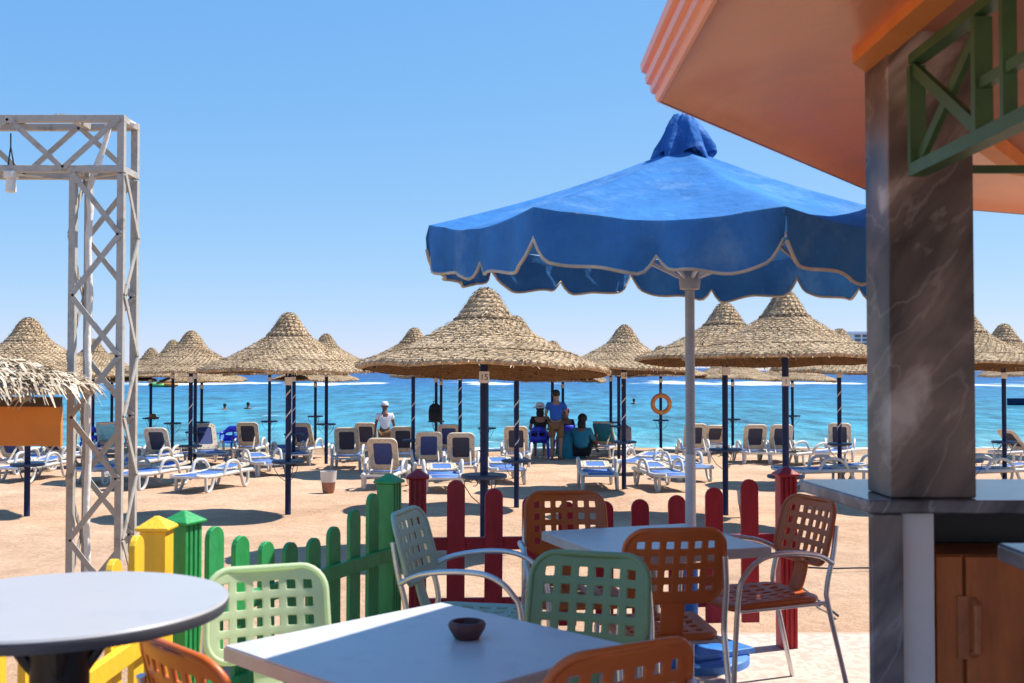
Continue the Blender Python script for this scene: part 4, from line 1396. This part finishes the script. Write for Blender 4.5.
# ------------------------------------------------------------------ sun loungers
def rail_pts(sg):
    return [(-.95, sg * .3, .31), (-.5, sg * .33, .325), (0, sg * .34, .31), (.5, sg * .33, .3), (.9, sg * .31, .33), (.98, sg * .27, .34)]
def lounger_proto(alpha, back_m):
    t = thing('sun_lounger', '', 'sun lounger', (0, 0, 0))
    mb = MB()
    for sg in (-1, 1):
        mb.tube(smoothpath(rail_pts(sg), 4), .042, 8)
    for x_ in (-.93, -.2, .35, .96):
        mb.bar((x_, -.31, .31), (x_, .31, .31), .05, .04)
    mb.build('frame', M['white_plastic'], t, smooth=60)
    # sling
    mb = MB()
    prev = None
    for i in range(11):
        x_ = -.2 + 1.13 * i / 10
        z_ = .345 - .02 * math.sin(PI * i / 10)
        cur = mb.verts([(x_, -.285, z_), (x_, 0, z_ - .01), (x_, .285, z_)])
        if prev:
            mb.face([prev[0], cur[0], cur[1], prev[1]]); mb.face([prev[1], cur[1], cur[2], prev[2]])
        prev = cur
    o = mb.build('sling', M['sling'], t, smooth=180)
    s = o.modifiers.new('solid', 'SOLIDIFY'); s.thickness = .02
    # legs: rounded triangular loops
    for x_ in (-.6, .62):
        for sg in (-1, 1):
            mb = MB()
            sgn = 1 if x_ > 0 else -1
            pts = [(x_ - .14, sg * .33, .3), (x_ - .1 + .03 * sgn, sg * .335, .12), (x_ - .02 + .05 * sgn, sg * .34, .02), (x_ + .07 + .05 * sgn, sg * .34, .03), (x_ + .1 + .03 * sgn, sg * .335, .14), (x_ + .13, sg * .33, .3)]
            mb.tube(smoothpath(pts, 4), .032, 8)
            mb.build('leg', M['white_plastic'], t, smooth=60)
    for sg in (-1, 1):
        mb = MB()
        pts = [(-.42, sg * .35, .3), (-.36, sg * .37, .44), (-.22, sg * .38, .545), (-.02, sg * .38, .56), (.1, sg * .375, .5), (.2, sg * .36, .3)]
        mb.tube(smoothpath(pts, 5), [.034] * 26, 8)
        mb.build('arm', M['white_plastic'], t, smooth=60)
    # backrest
    ca, sa = math.cos(alpha), math.sin(alpha)
    def bp(q, y_, off=0):      # q along the back, y across, off normal to it
        return Vector((-.2 - q * ca + off * sa, y_, .36 + q * sa + off * ca))
    W, H = .60, .74
    outer = rrect(W, H, .12, 5); inner = rrect(W - .23, H - .24, .05, 5)
    mb = MB()
    n_ = len(outer)
    vo = [mb.verts([bp(z_ + H / 2, x_, of) for x_, z_ in outer]) for of in (-.018, .018)]
    vi = [mb.verts([bp(z_ + H / 2 + .015, x_, of) for x_, z_ in inner]) for of in (-.018, .018)]
    for k in range(n_):
        k2 = (k + 1) % n_
        mb.face([vo[0][k], vo[0][k2], vi[0][k2], vi[0][k]]); mb.face([vo[1][k], vo[1][k2], vi[1][k2], vi[1][k]])
        mb.face([vo[0][k], vo[0][k2], vo[1][k2], vo[1][k]]); mb.face([vi[0][k], vi[0][k2], vi[1][k2], vi[1][k]])
    if alpha > .5:
        for sg in (-1, 1):
            mb.bar(bp(.36, sg * .2, -.02), (-.78, sg * .22, .3), .03, .03)
    # slots round the frame
    mid = rrect(W - .09, H - .09, .09, 5)
    per = smoothpath([(x_, z_, 0) for x_, z_ in mid], 3, True)
    acc, last = 0, per[0]
    for p_ in per:
        acc += (p_ - last).length; last = p_
        if acc > .062:
            acc = 0
            for of in (-.0195, .0195):
                c_ = bp(p_.y + H / 2, p_.x, of)
                mb.box(c_, (.012, .022, .012), None, 1)
    bk = mb.build('backrest', [M['cream_plastic'], M['slot']], t, smooth=50)
    mb = MB()
    q0 = [bp(z_ + H / 2 + .015, x_ * 1.04, 0) for x_, z_ in inner]
    mb.face(mb.verts(q0))
    p2 = mb.build('back_sling', back_m, bk, smooth=0)
    s = p2.modifiers.new('solid', 'SOLIDIFY'); s.thickness = .012; s.offset = 0
    return t
LP = {'up': lounger_proto(R(64), M['sling_dark']), 'upn': lounger_proto(R(62), M['sling_navy']), 'mid': lounger_proto(R(46), M['sling_dark']), 'flat': lounger_proto(R(6), M['sling'])}
used = set()
LG = 'white sun loungers on the beach'
def lounger(u, d, rz, kind, label):
    src = LP[kind]
    o = src if kind not in used else copy_tree(src)
    used.add(kind)
    x_ = (u - 512) / F * d
    o.location = (x_, d, sand_z(d) - .015 + .02)
    o.rotation_euler = (0, 0, R(rz))
    o.scale = (.93,) * 3
    o['label'] = label; o['group'] = LG
    return o
# for raised ones facing the sea: u of the back, d of the back; centre lies .4 m further
for (u, d, rz, k, lb) in [
 (157, 24.1, 84, 'up', 'sun lounger with raised dark back just right of the gantry, facing the sea'),
 (205, 26.6, -62, 'upn', 'sun lounger with blue back turned to us, left of the blue plastic chair'),
 (248, 27.6, 92, 'up', 'sun lounger with raised dark back right beside the empty blue plastic chair'),
 (302, 27.3, 80, 'upn', 'sun lounger with raised back half behind the big left parasol pole'),
 (347, 24.2, 94, 'up', 'sun lounger with raised dark back, nearest to the litter bin on its right side'),
 (366, 27.2, 88, 'up', 'sun lounger with raised back just left of the child in the white cap'),
 (383, 19.6, 86, 'upn', 'nearest sun lounger with raised navy back behind the dark green fence post'),
 (403, 24.8, 92, 'up', 'sun lounger with raised back left of the roped pole, right of the child'),
 (429, 22.3, 96, 'upn', 'sun lounger with raised navy back behind the blue shelf of a roped pole'),
 (449, 26.4, 88, 'upn', 'sun lounger with raised back under the black backpack'),
 (461, 21.6, 92, 'up', 'sun lounger with raised dark back directly behind a roped pole, left of the largest parasol'),
 (516, 25, 88, 'up', 'sun lounger with raised back behind the pole of parasol number 21'),
 (603, 28, 60, 'up', 'sun lounger with raised back draped with a teal towel'),
 (695, 26.6, 90, 'up', 'sun lounger with raised back right behind the grey umbrella pole'),
 (714, 29, 92, 'mid', 'low backed sun lounger at the waterline between two poles right of the umbrella pole'),
 (755, 26, 90, 'up', 'sun lounger with raised back, left one of the pair above the red fence post'),
 (781, 26, 88, 'up', 'sun lounger with raised back, right one of the pair above the red fence post'),
 (839, 27, 72, 'up', 'sun lounger with raised back behind the roped pole next to the marble column'),
 (1012, 26, 20, 'mid', 'sun lounger with raised back at the right edge beyond the column'),
 (52, 24.5, 60, 'mid', 'sun lounger with raised back below the right end of the orange board'),
 (10, 23, 80, 'upn', 'sun lounger with raised back at the left edge under the orange board'),
 (108, 28, 95, 'upn', 'sun lounger with raised back draped with a pale blue towel, seen through the gantry'),
]:
    o = lounger(u, d, rz, k, lb)
    o.location.y += .7; o.location.z = sand_z(d + .7) + .005; o.location.x *= (d + .7) / d
    a = R(rz)
    o.location.x += .4 * math.cos(a); o.location.y += .4 * math.sin(a)
for (u, d, rz, k, lb) in [
 (152, 20.9, -112, 'flat', 'flat sun lounger in parasol shade beside the gantry tower'),
 (214, 20.4, -108, 'flat', 'flat sunlit sun lounger with white arms and blue seat on open sand'),
 (150, 24.3, -105, 'flat', 'flat sun lounger with sunlit arms below the first raised back right of the gantry'),
 (264, 23.6, -60, 'flat', 'flat shaded sun lounger just left of the big left parasol pole'),
 (290, 26.6, -65, 'flat', 'flat sun lounger half hidden by the shelf of the big left parasol'),
 (443, 20.2, -84, 'flat', 'flat sun lounger behind the left red fence post'),
 (597, 20.8, -90, 'flat', 'flat sun lounger pointing its foot end at us, left of parasol number 13'),
 (662, 20.6, -78, 'flat', 'flat sunlit sun lounger with bright blue seat right of parasol number 13'),
 (642, 24.0, -120, 'flat', 'flat sun lounger half hidden behind the pole of parasol number 13'),
 (683, 22.6, -78, 'flat', 'flat sun lounger left behind the grey umbrella pole'),
 (503, 22.0, -80, 'flat', 'flat sun lounger just right of the largest parasol pole'),
 (822, 21.2, 182, 'flat', 'flat sun lounger with blue seat behind the marble counter corner'),
 (872, 21.6, 176, 'flat', 'flat sun lounger half hidden by the left side of the marble column'),
 (985, 21.2, 184, 'flat', 'flat sun lounger half hidden by the right side of the marble column'),
 (814, 26.6, 30, 'flat', 'flat sun lounger near the waterline, left of the roped pole by the column'),
 (112, 22, -105, 'flat', 'flat sun lounger seen through the gantry lattice'),
 (36, 22.5, -100, 'flat', 'flat sun lounger below the orange board at the left'),
]:
    lounger(u, d, rz, k, lb)
def towel(label, m, u, d, rz, alpha):
    mb = MB()
    rnd = random.Random(int(u))
    ca, sa = math.cos(alpha), math.sin(alpha)
    rows = []
    for i in range(13):
        q = -.62 + 1.24 * i / 12            # over the top of the back
        row = []
        for j in range(9):
            y_ = -.27 + .54 * j / 8
            w_ = .018 * mnoise.noise((q * 5, y_ * 6, u))
            h = .74 - abs(q)
            off = (.035 if q > 0 else -.035) + w_
            if abs(q) < .06: off = .035 * q / .06
            row.append((-.2 - h * ca + off * sa - .4 * 0, y_, .365 + h * sa + off * ca))
        rows.append(row)
    prev = None
    for r_ in rows:
        cur = mb.verts(r_)
        if prev:
            for k in range(8): mb.face([prev[k], prev[k + 1], cur[k + 1], cur[k]])
        prev = cur
    o = mb.build('towel', m, None, smooth=180)
    s = o.modifiers.new('solid', 'SOLIDIFY'); s.thickness = .008
    a = R(rz)
    d2 = d + .7
    o.location = ((u - 512) / F * d2 + .4 * math.cos(a), d2 + .4 * math.sin(a), sand_z(d2) + .005)
    o.scale = (.93,) * 3
    o.rotation_euler = (0, 0, a)
    return tag(o, label, 'towel')
towel('teal towel draped over the raised back of a lounger right of the seated people', M['teal_cloth'], 603, 28, 60, R(64))
towel('pale blue towel over a lounger back seen through the gantry', mat('pale blue towel', (.2, .5, .62), .9, .2, 10, .3, 60), 108, 28, 95, R(62))

# ------------------------------------------------------------------ blue plastic chairs
def plastic_chair(label, u, d, rz):
    t = thing('plastic_chair', label, 'chair', ((u - 512) / F * d, d, sand_z(d)), R(rz), 'blue plastic chairs on the beach')
    mb = MB()
    A = rrect(.46, .44, .08, 4)
    mb.loft([[(x_, y_, .42) for x_, y_ in A], [(x_ * .98, y_ * .98, .435) for x_, y_ in A]])
    mb.build('seat', M['blue_plastic'], t, smooth=40)
    mb = MB()
    # wrap-around back with a slot
    n_ = 14
    for (z0_, z1_) in ((.44, .60), (.68, .84)):
        prev = None
        for i in range(n_ + 1):
            a = PI * (1.0 + i / n_) 
            full = z0_ < .5
            x_, y_ = .25 * math.cos(a), -.05 + .23 * math.sin(a)
            drop = .16 * max(0, (abs(math.cos(a)) - .5) * 2) if not full else 0
            cur = mb.verts([(x_, y_ - .1 * (z0_ - .44), z0_ - drop * .5), (x_ * 1.03, y_ * 1.03 - .1 * (z1_ - .44), z1_ - drop - (.1 if full and abs(math.cos(a)) > .8 else 0))])
            if prev: mb.face([prev[0], cur[0], cur[1], prev[1]])
            prev = cur
    for i in (0, 3, 7, 11, 14):
        a = PI * (1.0 + i / n_)
        x_, y_ = .25 * math.cos(a), -.05 + .23 * math.sin(a)
        mb.bar((x_, y_ - .01, .5), (x_ * 1.02, y_ - .025, .72 if 0 < i < 14 else .66), .05, .012, (math.cos(a), math.sin(a), 0))
    b = mb.build('backrest', M['blue_plastic'], t, smooth=50)
    s = b.modifiers.new('solid', 'SOLIDIFY'); s.thickness = .014
    for sx_ in (-1, 1):
        mb = MB(); mb.bar((sx_ * .26, -.08, .655), (sx_ * .27, .2, .65), .05, .022); mb.build('arm', M['blue_plastic'], t, smooth=0)
        for sy in (-1, 1):
            mb = MB()
            mb.tube([(sx_ * .22, sy * .19, .43), (sx_ * .255, sy * .23, 0)], [.03, .02], 8)
            if sy > 0: mb.tube([(sx_ * .26, .19, .65), (sx_ * .235, .2, .43)], .02, 8)
            mb.build('leg', M['blue_plastic'], t, smooth=50)
    return t
plastic_chair('empty blue plastic chair with slotted back between two loungers at left', 228, 28.5, 165)
plastic_chair('empty blue plastic chair seen through the gantry lattice', 92, 29, 10)
plastic_chair('blue plastic chair carrying the woman in the white hat', 539, 28.6, -5)
plastic_chair('blue plastic chair right behind the standing man, holding a person in black', 565, 29.6, 20)

# ------------------------------------------------------------------ people
def skin_mesh(joints, edges, sub=2):
    names = list(joints)
    me = bpy.data.meshes.new('skin')
    me.from_pydata([joints[n][0] for n in names], [(names.index(a), names.index(b)) for a, b in edges], [])
    o = bpy.data.objects.new('skin', me); COL.objects.link(o)
    o.modifiers.new('skin', 'SKIN').use_smooth_shade = True
    sd = me.skin_vertices[0].data
    for i, n in enumerate(names):
        r = joints[n][1]
        sd[i].radius = (r, r) if not isinstance(r, tuple) else r
        sd[i].use_root = (i == 0)
    ss = o.modifiers.new('sub', 'SUBSURF'); ss.levels = sub; ss.render_levels = sub
    dg = bpy.context.evaluated_depsgraph_get()
    m2 = bpy.data.meshes.new_from_object(o.evaluated_get(dg))
    bpy.data.objects.remove(o)
    return m2
def person(label, loc, rz, J, sk, cloth, head_extra, scale=1.0):
    """J: joint positions; body one continuous mesh, clothes and hair are children"""
    p = thing('person', label, 'person', loc, rz)
    p.scale = (scale,) * 3
    rad = dict(pel=.13, spi=.12, che=.135, nek=.055, hd0=.078, hd1=.09, hd2=.06, shL=.055, elL=.04, wrL=.028, paL=.034, shR=.055, elR=.04, wrR=.028, paR=.034,
               hiL=.085, knL=.056, anL=.038, toL=.034, hiR=.085, knR=.056, anR=.038, toR=.034)
    E = [('pel', 'spi'), ('spi', 'che'), ('che', 'nek'), ('nek', 'hd0'), ('hd0', 'hd1'), ('hd1', 'hd2')]
    for s in 'LR':
        E += [('che', 'sh' + s), ('sh' + s, 'el' + s), ('el' + s, 'wr' + s), ('wr' + s, 'pa' + s), ('pel', 'hi' + s), ('hi' + s, 'kn' + s), ('kn' + s, 'an' + s), ('an' + s, 'to' + s)]
    order = ['pel'] + [k for k in rad if k != 'pel']
    me = skin_mesh({k: (J[k], rad[k]) for k in order}, E)
    bm = bmesh.new(); bm.from_mesh(me)
    t = MB(); t.bm.free(); t.bm = bm
    hd = Vector(J['hd1']); fwd = Vector(J.get('fwd', (0, 1, 0))).normalized(); sidev = fwd.cross(Vector((0, 0, 1)))
    t.sphere(hd + fwd * .095 + Vector((0, 0, -.015)), .018, (1, 1, 1.3), 5)                       # nose
    for s_ in (-1, 1):
        t.sphere(hd + sidev * .088 * s_ + Vector((0, 0, -.01)), .026, (.5, .8, 1.2), 5)           # ears
    for s in 'LR':
        pa, wr = Vector(J['pa' + s]), Vector(J['wr' + s])
        d = (pa - wr).normalized(); a = d.orthogonal().normalized()
        for k in range(4):
            b0 = pa + a * (.02 * (k - 1.5)) ; L_ = .07 + .012 * (1.5 - abs(k - 1.6))
            cu = d.cross(a) * .018
            t.tube([b0, b0 + d * L_ * .6 + cu * .3, b0 + d * L_ + cu], [.0095, .0085, .006], 6)
        t.tube([pa - d * .02 + a * .03, pa + a * .055 + d * .02, pa + a * .06 + d * .045], [.011, .01, .007], 6)
    bo = t.build('body', M[sk], p, smooth=180)
    for (nm, m_, js, edges) in cloth:
        me = skin_mesh({k: (J[k] if not isinstance(v_, tuple) else v_[0], v_ if not isinstance(v_, tuple) else v_[1]) for k, v_ in js.items()}, edges)
        me.materials.append(M[m_])
        child(nm, me, p)
    for (nm, m_, fn) in head_extra:
        mb = MB(); fn(mb, hd, fwd); mb.build(nm, M[m_], p, smooth=60)
    return p
def hair_short(mb, h, f):
    mb.sphere(h + Vector((0, 0, .03)) - f * .015, .1, (1, 1.05, .95), 8)
def hair_long(mb, h, f):
    mb.sphere(h + Vector((0, 0, .02)) - f * .015, .106, (1, 1.05, 1), 8)
    mb.sphere(h + Vector((0, 0, -.12)) - f * .07, .1, (1, .6, 1.4), 8)
def cap(mb, h, f):
    mb.lathe([(0, .13), (.06, .122), (.095, .09), (.108, .04), (.11, .02), (.1, .018)], 20, h + Vector((0, 0, -.0)))
    c_ = h + f * .13 + Vector((0, 0, .03))
    mb.sphere(c_, .08, (.9, 1, .12), 6)
def hat(mb, h, f):
    mb.lathe([(0, .15), (.07, .145), (.105, .1), (.115, .05), (.19, .02), (.192, .012), (.1, .03)], 24, h)
STAND = dict(pel=(0, 0, .95), spi=(0, .0, 1.12), che=(0, 0, 1.33), nek=(0, .01, 1.48), hd0=(0, .025, 1.57), hd1=(0, .03, 1.64), hd2=(0, .025, 1.71),
             shL=(-.19, 0, 1.39), elL=(-.26, -.03, 1.13), wrL=(-.21, .16, .99), paL=(-.17, .24, 1.0), shR=(.19, 0, 1.39), elR=(.29, -.04, 1.12), wrR=(.22, .19, 1.05), paR=(.17, .26, 1.07),
             hiL=(-.095, 0, .88), knL=(-.1, .01, .49), anL=(-.1, -.02, .08), toL=(-.12, .13, .03), hiR=(.095, 0, .88), knR=(.11, .02, .49), anR=(.11, -.02, .08), toR=(.14, .13, .03))
SHIRT = [('pel', 'spi'), ('spi', 'che'), ('che', 'shL'), ('shL', 'slL'), ('che', 'shR'), ('shR', 'slR'), ('che', 'nek')]
def shirt(J, m_, long=False, k=1.0):
    j = {'pel': .155 * k, 'spi': .15 * k, 'che': .158 * k, 'shL': .072, 'shR': .072, 'nek': (tuple(Vector(J['nek']) - Vector((0, 0, .05))), .075)}
    for s in 'LR':
        t = .97 if long else .55
        j['sl' + s] = (tuple(Vector(J['sh' + s]).lerp(Vector(J['el' + s]), t)), .062)
    return ('shirt', m_, j, SHIRT)
def shorts(J, m_, t=.9):
    j = {'pel': .155, 'hiL': .108, 'hiR': .108}
    for s in 'LR':
        j['sh' + s] = (tuple(Vector(J['hi' + s]).lerp(Vector(J['kn' + s]), t)), .088)
    return ('shorts', m_, j, [('pel', 'hiL'), ('pel', 'hiR'), ('hiL', 'shL'), ('hiR', 'shR')])
def px(u, d, dz=0):
    return ((u - 512) / F * d, d, sand_z(d) + dz)
person('man standing with his back to us in a blue shirt and brown shorts', px(556, 28.0), R(-8), STAND, 'skin', [shirt(STAND, 'shirt_blue', k=1.1), shorts(STAND, 'shorts')], [('hair', 'hair', hair_short)], 1.02)
CH = dict(STAND); CH.update(elL=(-.25, 0, 1.13), wrL=(-.27, .03, .88), paL=(-.27, .05, .8), elR=(.25, .0, 1.13), wrR=(.3, .02, .88), paR=(.31, .04, .8))
person('child in white tank top, brown shorts and white cap standing among the loungers', px(385, 26.5), R(12), CH, 'skin_dark', [shirt(CH, 'white_cloth', k=.95), shorts(CH, 'shorts', .6)], [('cap', 'white_cloth', cap)], .86)
SIT = dict(pel=(0, -.05, .55), spi=(0, -.07, .72), che=(0, -.07, .93), nek=(0, -.05, 1.08), hd0=(0, -.03, 1.17), hd1=(0, -.025, 1.24), hd2=(0, -.03, 1.31),
           shL=(-.18, -.06, .99), elL=(-.25, .02, .74), wrL=(-.2, .24, .7), paL=(-.18, .32, .71), shR=(.18, -.06, .99), elR=(.25, .02, .74), wrR=(.2, .24, .7), paR=(.18, .32, .71),
           hiL=(-.095, .0, .53), knL=(-.11, .42, .52), anL=(-.11, .44, .08), toL=(-.11, .58, .03), hiR=(.095, .0, .53), knR=(.11, .42, .52), anR=(.11, .44, .08), toR=(.11, .58, .03))
person('seated woman in a white sun hat and dark top, left of the standing man', px(540, 28.7), R(0), SIT, 'skin', [shirt(SIT, 'black_cloth'), shorts(SIT, 'black_cloth')], [('hair', 'hair', hair_long), ('hat', 'white_cloth', hat)], 1.05)
person('person in black with a pink cap seated right behind the standing man', px(565.5, 29.7), R(15), SIT, 'skin_dark', [shirt(SIT, 'black_cloth', True), shorts(SIT, 'black_cloth')], [('hair', 'hair', hair_short), ('cap', 'pink_cloth', cap)], .95)
GR = {k: (v_[0], v_[1], v_[2] - .44) if k not in ('knL', 'anL', 'toL', 'knR', 'anR', 'toR') else v_ for k, v_ in SIT.items()}
GR.update(pel=(0, -.05, .13), hiL=(-.1, 0, .12), hiR=(.1, 0, .12), knL=(-.14, .36, .42), anL=(-.12, .55, .07), toL=(-.12, .68, .03), knR=(.14, .36, .42), anR=(.12, .55, .07), toR=(.12, .68, .03),
          wrL=(-.18, .27, .38), paL=(-.16, .34, .4), wrR=(.18, .27, .38), paR=(.16, .34, .4))
person('black haired person in a teal top sitting on a low seat by the teal towel', px(583, 28.4, .12), R(-25), GR, 'skin_dark', [shirt(GR, 'teal_cloth', True, 1.25), shorts(GR, 'black_cloth')], [('hair', 'hair', hair_long)], 1.15)
# low teal cloth covered seat beside them
mb = MB()
mb.loft([[(x_ * s_, y_ * s_ * .7, z_) for x_, y_ in rrect(.8, .6, .2, 4)] for z_, s_ in ((0, .9), (.2, 1), (.5, .95), (.68, .6), (.72, .2))])
o = tag(mb.build('cloth_seat', M['teal_cloth'], smooth=60), 'rounded teal cloth covered seat left of the black haired person', 'seat')
o.location = px(572, 28.6); o.rotation_euler = (0, 0, .3)
# swimmers
def swimmer(label, u, v, sc=1.0, turn=0):
    P_ = at_z(u, v, -1.0)
    J = {k: Vector(v_) for k, v_ in STAND.items()}
    J = {k: (v_[0], v_[1], v_[2] - 1.38) for k, v_ in J.items()}
    J.update(elL=(-.36, .12, -.16), wrL=(-.4, .36, -.1), paL=(-.4, .44, -.08), elR=(.36, .12, -.16), wrR=(.38, .36, -.1), paR=(.38, .44, -.08))
    person(label, (P_.x, P_.y, -1.0), turn, J, 'skin_dark', [], [('hair', 'hair', hair_short)], sc)
swimmer('swimmer in the sea above the sun lounger by the empty blue chair', 248, 409, 1.1)
swimmer('swimmer in the sea left of parasol number 13', 634, 404, 1.0)
swimmer('swimmer far out left of the other one, above the blue plastic chair', 225, 410, 1.0, 1.0)
P_ = at_z(158, 387, -1)
fl = thing('float', 'green and orange inflatable float in the surf at the left', 'float', (P_.x, P_.y, -1.0))
mb = MB(); mb.sphere((0, 0, .25), .9, (1.4, 1, .45), 10); mb.build('hull', mat('green float', (.15, .45, .12), .5), fl)
mb = MB(); mb.sphere((1.6, 0, .3), .7, (1.5, 1, .5), 10); mb.build('pad', mat('orange float', (.8, .25, .03), .5), fl)
P_ = at_z(1030, 405, -1)
bt = thing('boat', 'small dark blue boat lying on the water at the right edge', 'boat', (P_.x, P_.y, -1.0), .1)
mb = MB()
mb.loft([[(x_, y_ * w_, z_) for y_, z_ in ((-.5, .45), (-.4, .05), (0, -.1), (.4, .05), (.5, .45))] for x_, w_ in ((-1.6, .05), (-1.2, .7), (-.3, 1.2), (.9, 1.2), (1.5, 1.0))])
mb.build('hull', M['navy'], bt, smooth=40)
mb = MB(); mb.box((.4, 0, .5), (.9, .8, .12)); mb.build('thwart', M['white_plastic'], bt, smooth=0)

# ------------------------------------------------------------------ small things
# lifebuoy
p, g0 = parasol_at['buoy']
lb = thing('lifebuoy', 'orange lifebuoy hanging on a far parasol pole', 'lifebuoy', (p.location.x, p.location.y - .1, at_y(661, 404, 31.4).z))
mb = MB()
RB = 10 * 31.4 / F * .85
mb.tube([(RB * math.cos(a), 0, RB * math.sin(a)) for a in [2 * PI * k / 32 for k in range(32)]], .065, 12, closed=True)
mb.build('ring', M['buoy'], lb)
mb = MB()
for a in (0, PI / 2, PI, 3 * PI / 2):
    mb.tube([(RB * math.cos(a + q), 0, RB * math.sin(a + q)) for q in (-.1, 0, .1)], .068, 12)
mb.build('band', mat('faded buoy band', (.75, .42, .2), .6), lb)
mb = MB(); mb.tube(smoothpath([(-.05, .06, RB - .02), (0, .0, RB + .12), (.0, .08, RB + .2)], 4), .01, 6); mb.build('rope', M['tape'], lb)
# backpack
p, g0 = parasol_at['bag']
zs = [c_ for c_ in p.children if c_.name.startswith('shelf')][0].location.z + g0 + .04
bp_ = thing('backpack', 'black backpack standing on a parasol shelf left of the largest parasol', 'backpack', (p.location.x - .02, p.location.y - .14, zs))
mb = MB()
mb.loft([[(x_ * s_, y_ * s_, z_) for x_, y_ in rrect(.36, .22, .08, 4)] for z_, s_ in ((0, .9), (.05, 1), (.3, 1), (.42, .85), (.48, .4))])
mb.build('bag_body', M['black_cloth'], bp_)
mb = MB()
mb.loft([[(x_ * s_, -.13 + y_ * s_, z_) for x_, y_ in rrect(.26, .08, .03, 3)] for z_, s_ in ((.04, .9), (.08, 1), (.2, 1), (.25, .8))])
mb.build('pocket', M['black_cloth'], bp_)
mb = MB(); mb.tube(smoothpath([(-.05, 0, .46), (-.04, 0, .54), (.04, 0, .54), (.05, 0, .46)], 4), .012, 6); mb.build('handle', M['black_cloth'], bp_)
# straw hat / brown bag on shelf
p, g0 = parasol_at['hat']
zs = [c_ for c_ in p.children if c_.name.startswith('shelf')][0].location.z + g0 + .04
mb = MB(); mb.lathe([(0, .12), (.06, .118), (.09, .09), (.1, .02), (.2, .0), (.2, .008), (.1, .03)], 24)
o = tag(mb.build('straw_hat', M['brown_bag'], smooth=50), 'brown straw hat lying on a far parasol shelf', 'hat')
o.location = (p.location.x + .08, p.location.y - .05, zs)
p, g0 = parasol_at['grey']
gb = thing('shoulder_bag', 'grey bag hanging on a parasol pole right of the teal towel', 'bag', (p.location.x + .17, p.location.y - .03, at_y(630, 441, 28).z))
mb = MB()
mb.loft([[(x_ * s_, y_ * s_, z_) for x_, y_ in rrect(.3, .14, .05, 3)] for z_, s_ in ((0, .8), (.05, 1), (.3, 1), (.36, .85))])
mb.build('bag_body', M['grey_bag'], gb)
mb = MB(); mb.tube(smoothpath([(-.1, 0, .35), (-.14, 0, .5), (.1, 0, .35)], 5), .01, 6); mb.build('strap', M['grey_bag'], gb)
# litter bins
def litter_bin(label, u, d, s=1.0):
    t = thing('litter_bin', label, 'bin', px(u, d))
    t.scale = (s, s, s)
    mb = MB(); mb.lathe([(0, 0), (.1, 0), (.11, .02), (.135, .22), (.12, .22), (.1, .05), (0, .03)], 24); mb.build('pot', M['pot'], t)
    mb = MB(); mb.lathe([(.13, .2), (.142, .2), (.155, .38), (.16, .4), (.145, .4), (.135, .3)], 24); mb.build('rim', M['white_plastic'], t)
    return t
litter_bin('brown and white litter bin on the open sand left of the dark green fence post', 329, 19.7, .95)
litter_bin('white rimmed litter bin half hidden behind a red picket', 747, 15.5, .95)
# ropes on the sand
def rope(label, pts, r=.008):
    mb = MB(); mb.tube(smoothpath(pts, 6), r, 6)
    return tag(mb.build('rope', M['dark_wire'], smooth=60), label, 'rope')
def onsand(u, v):
    y = 6.2
    while y < 33:
        p = at_y(u, v, y)
        if p.z <= sand_z(y) + .03: return Vector((p.x, y, sand_z(y) + .03))
        y += .02
    return p
rope('dark rope lying across the sand just left of the marble column', [onsand(800, 567), onsand(830, 568.5), onsand(868, 568), onsand(930, 570)])
rope('dark rope lying slanting on the sand behind the right orange armchair', [onsand(794, 582), onsand(815, 598), onsand(838, 616)])
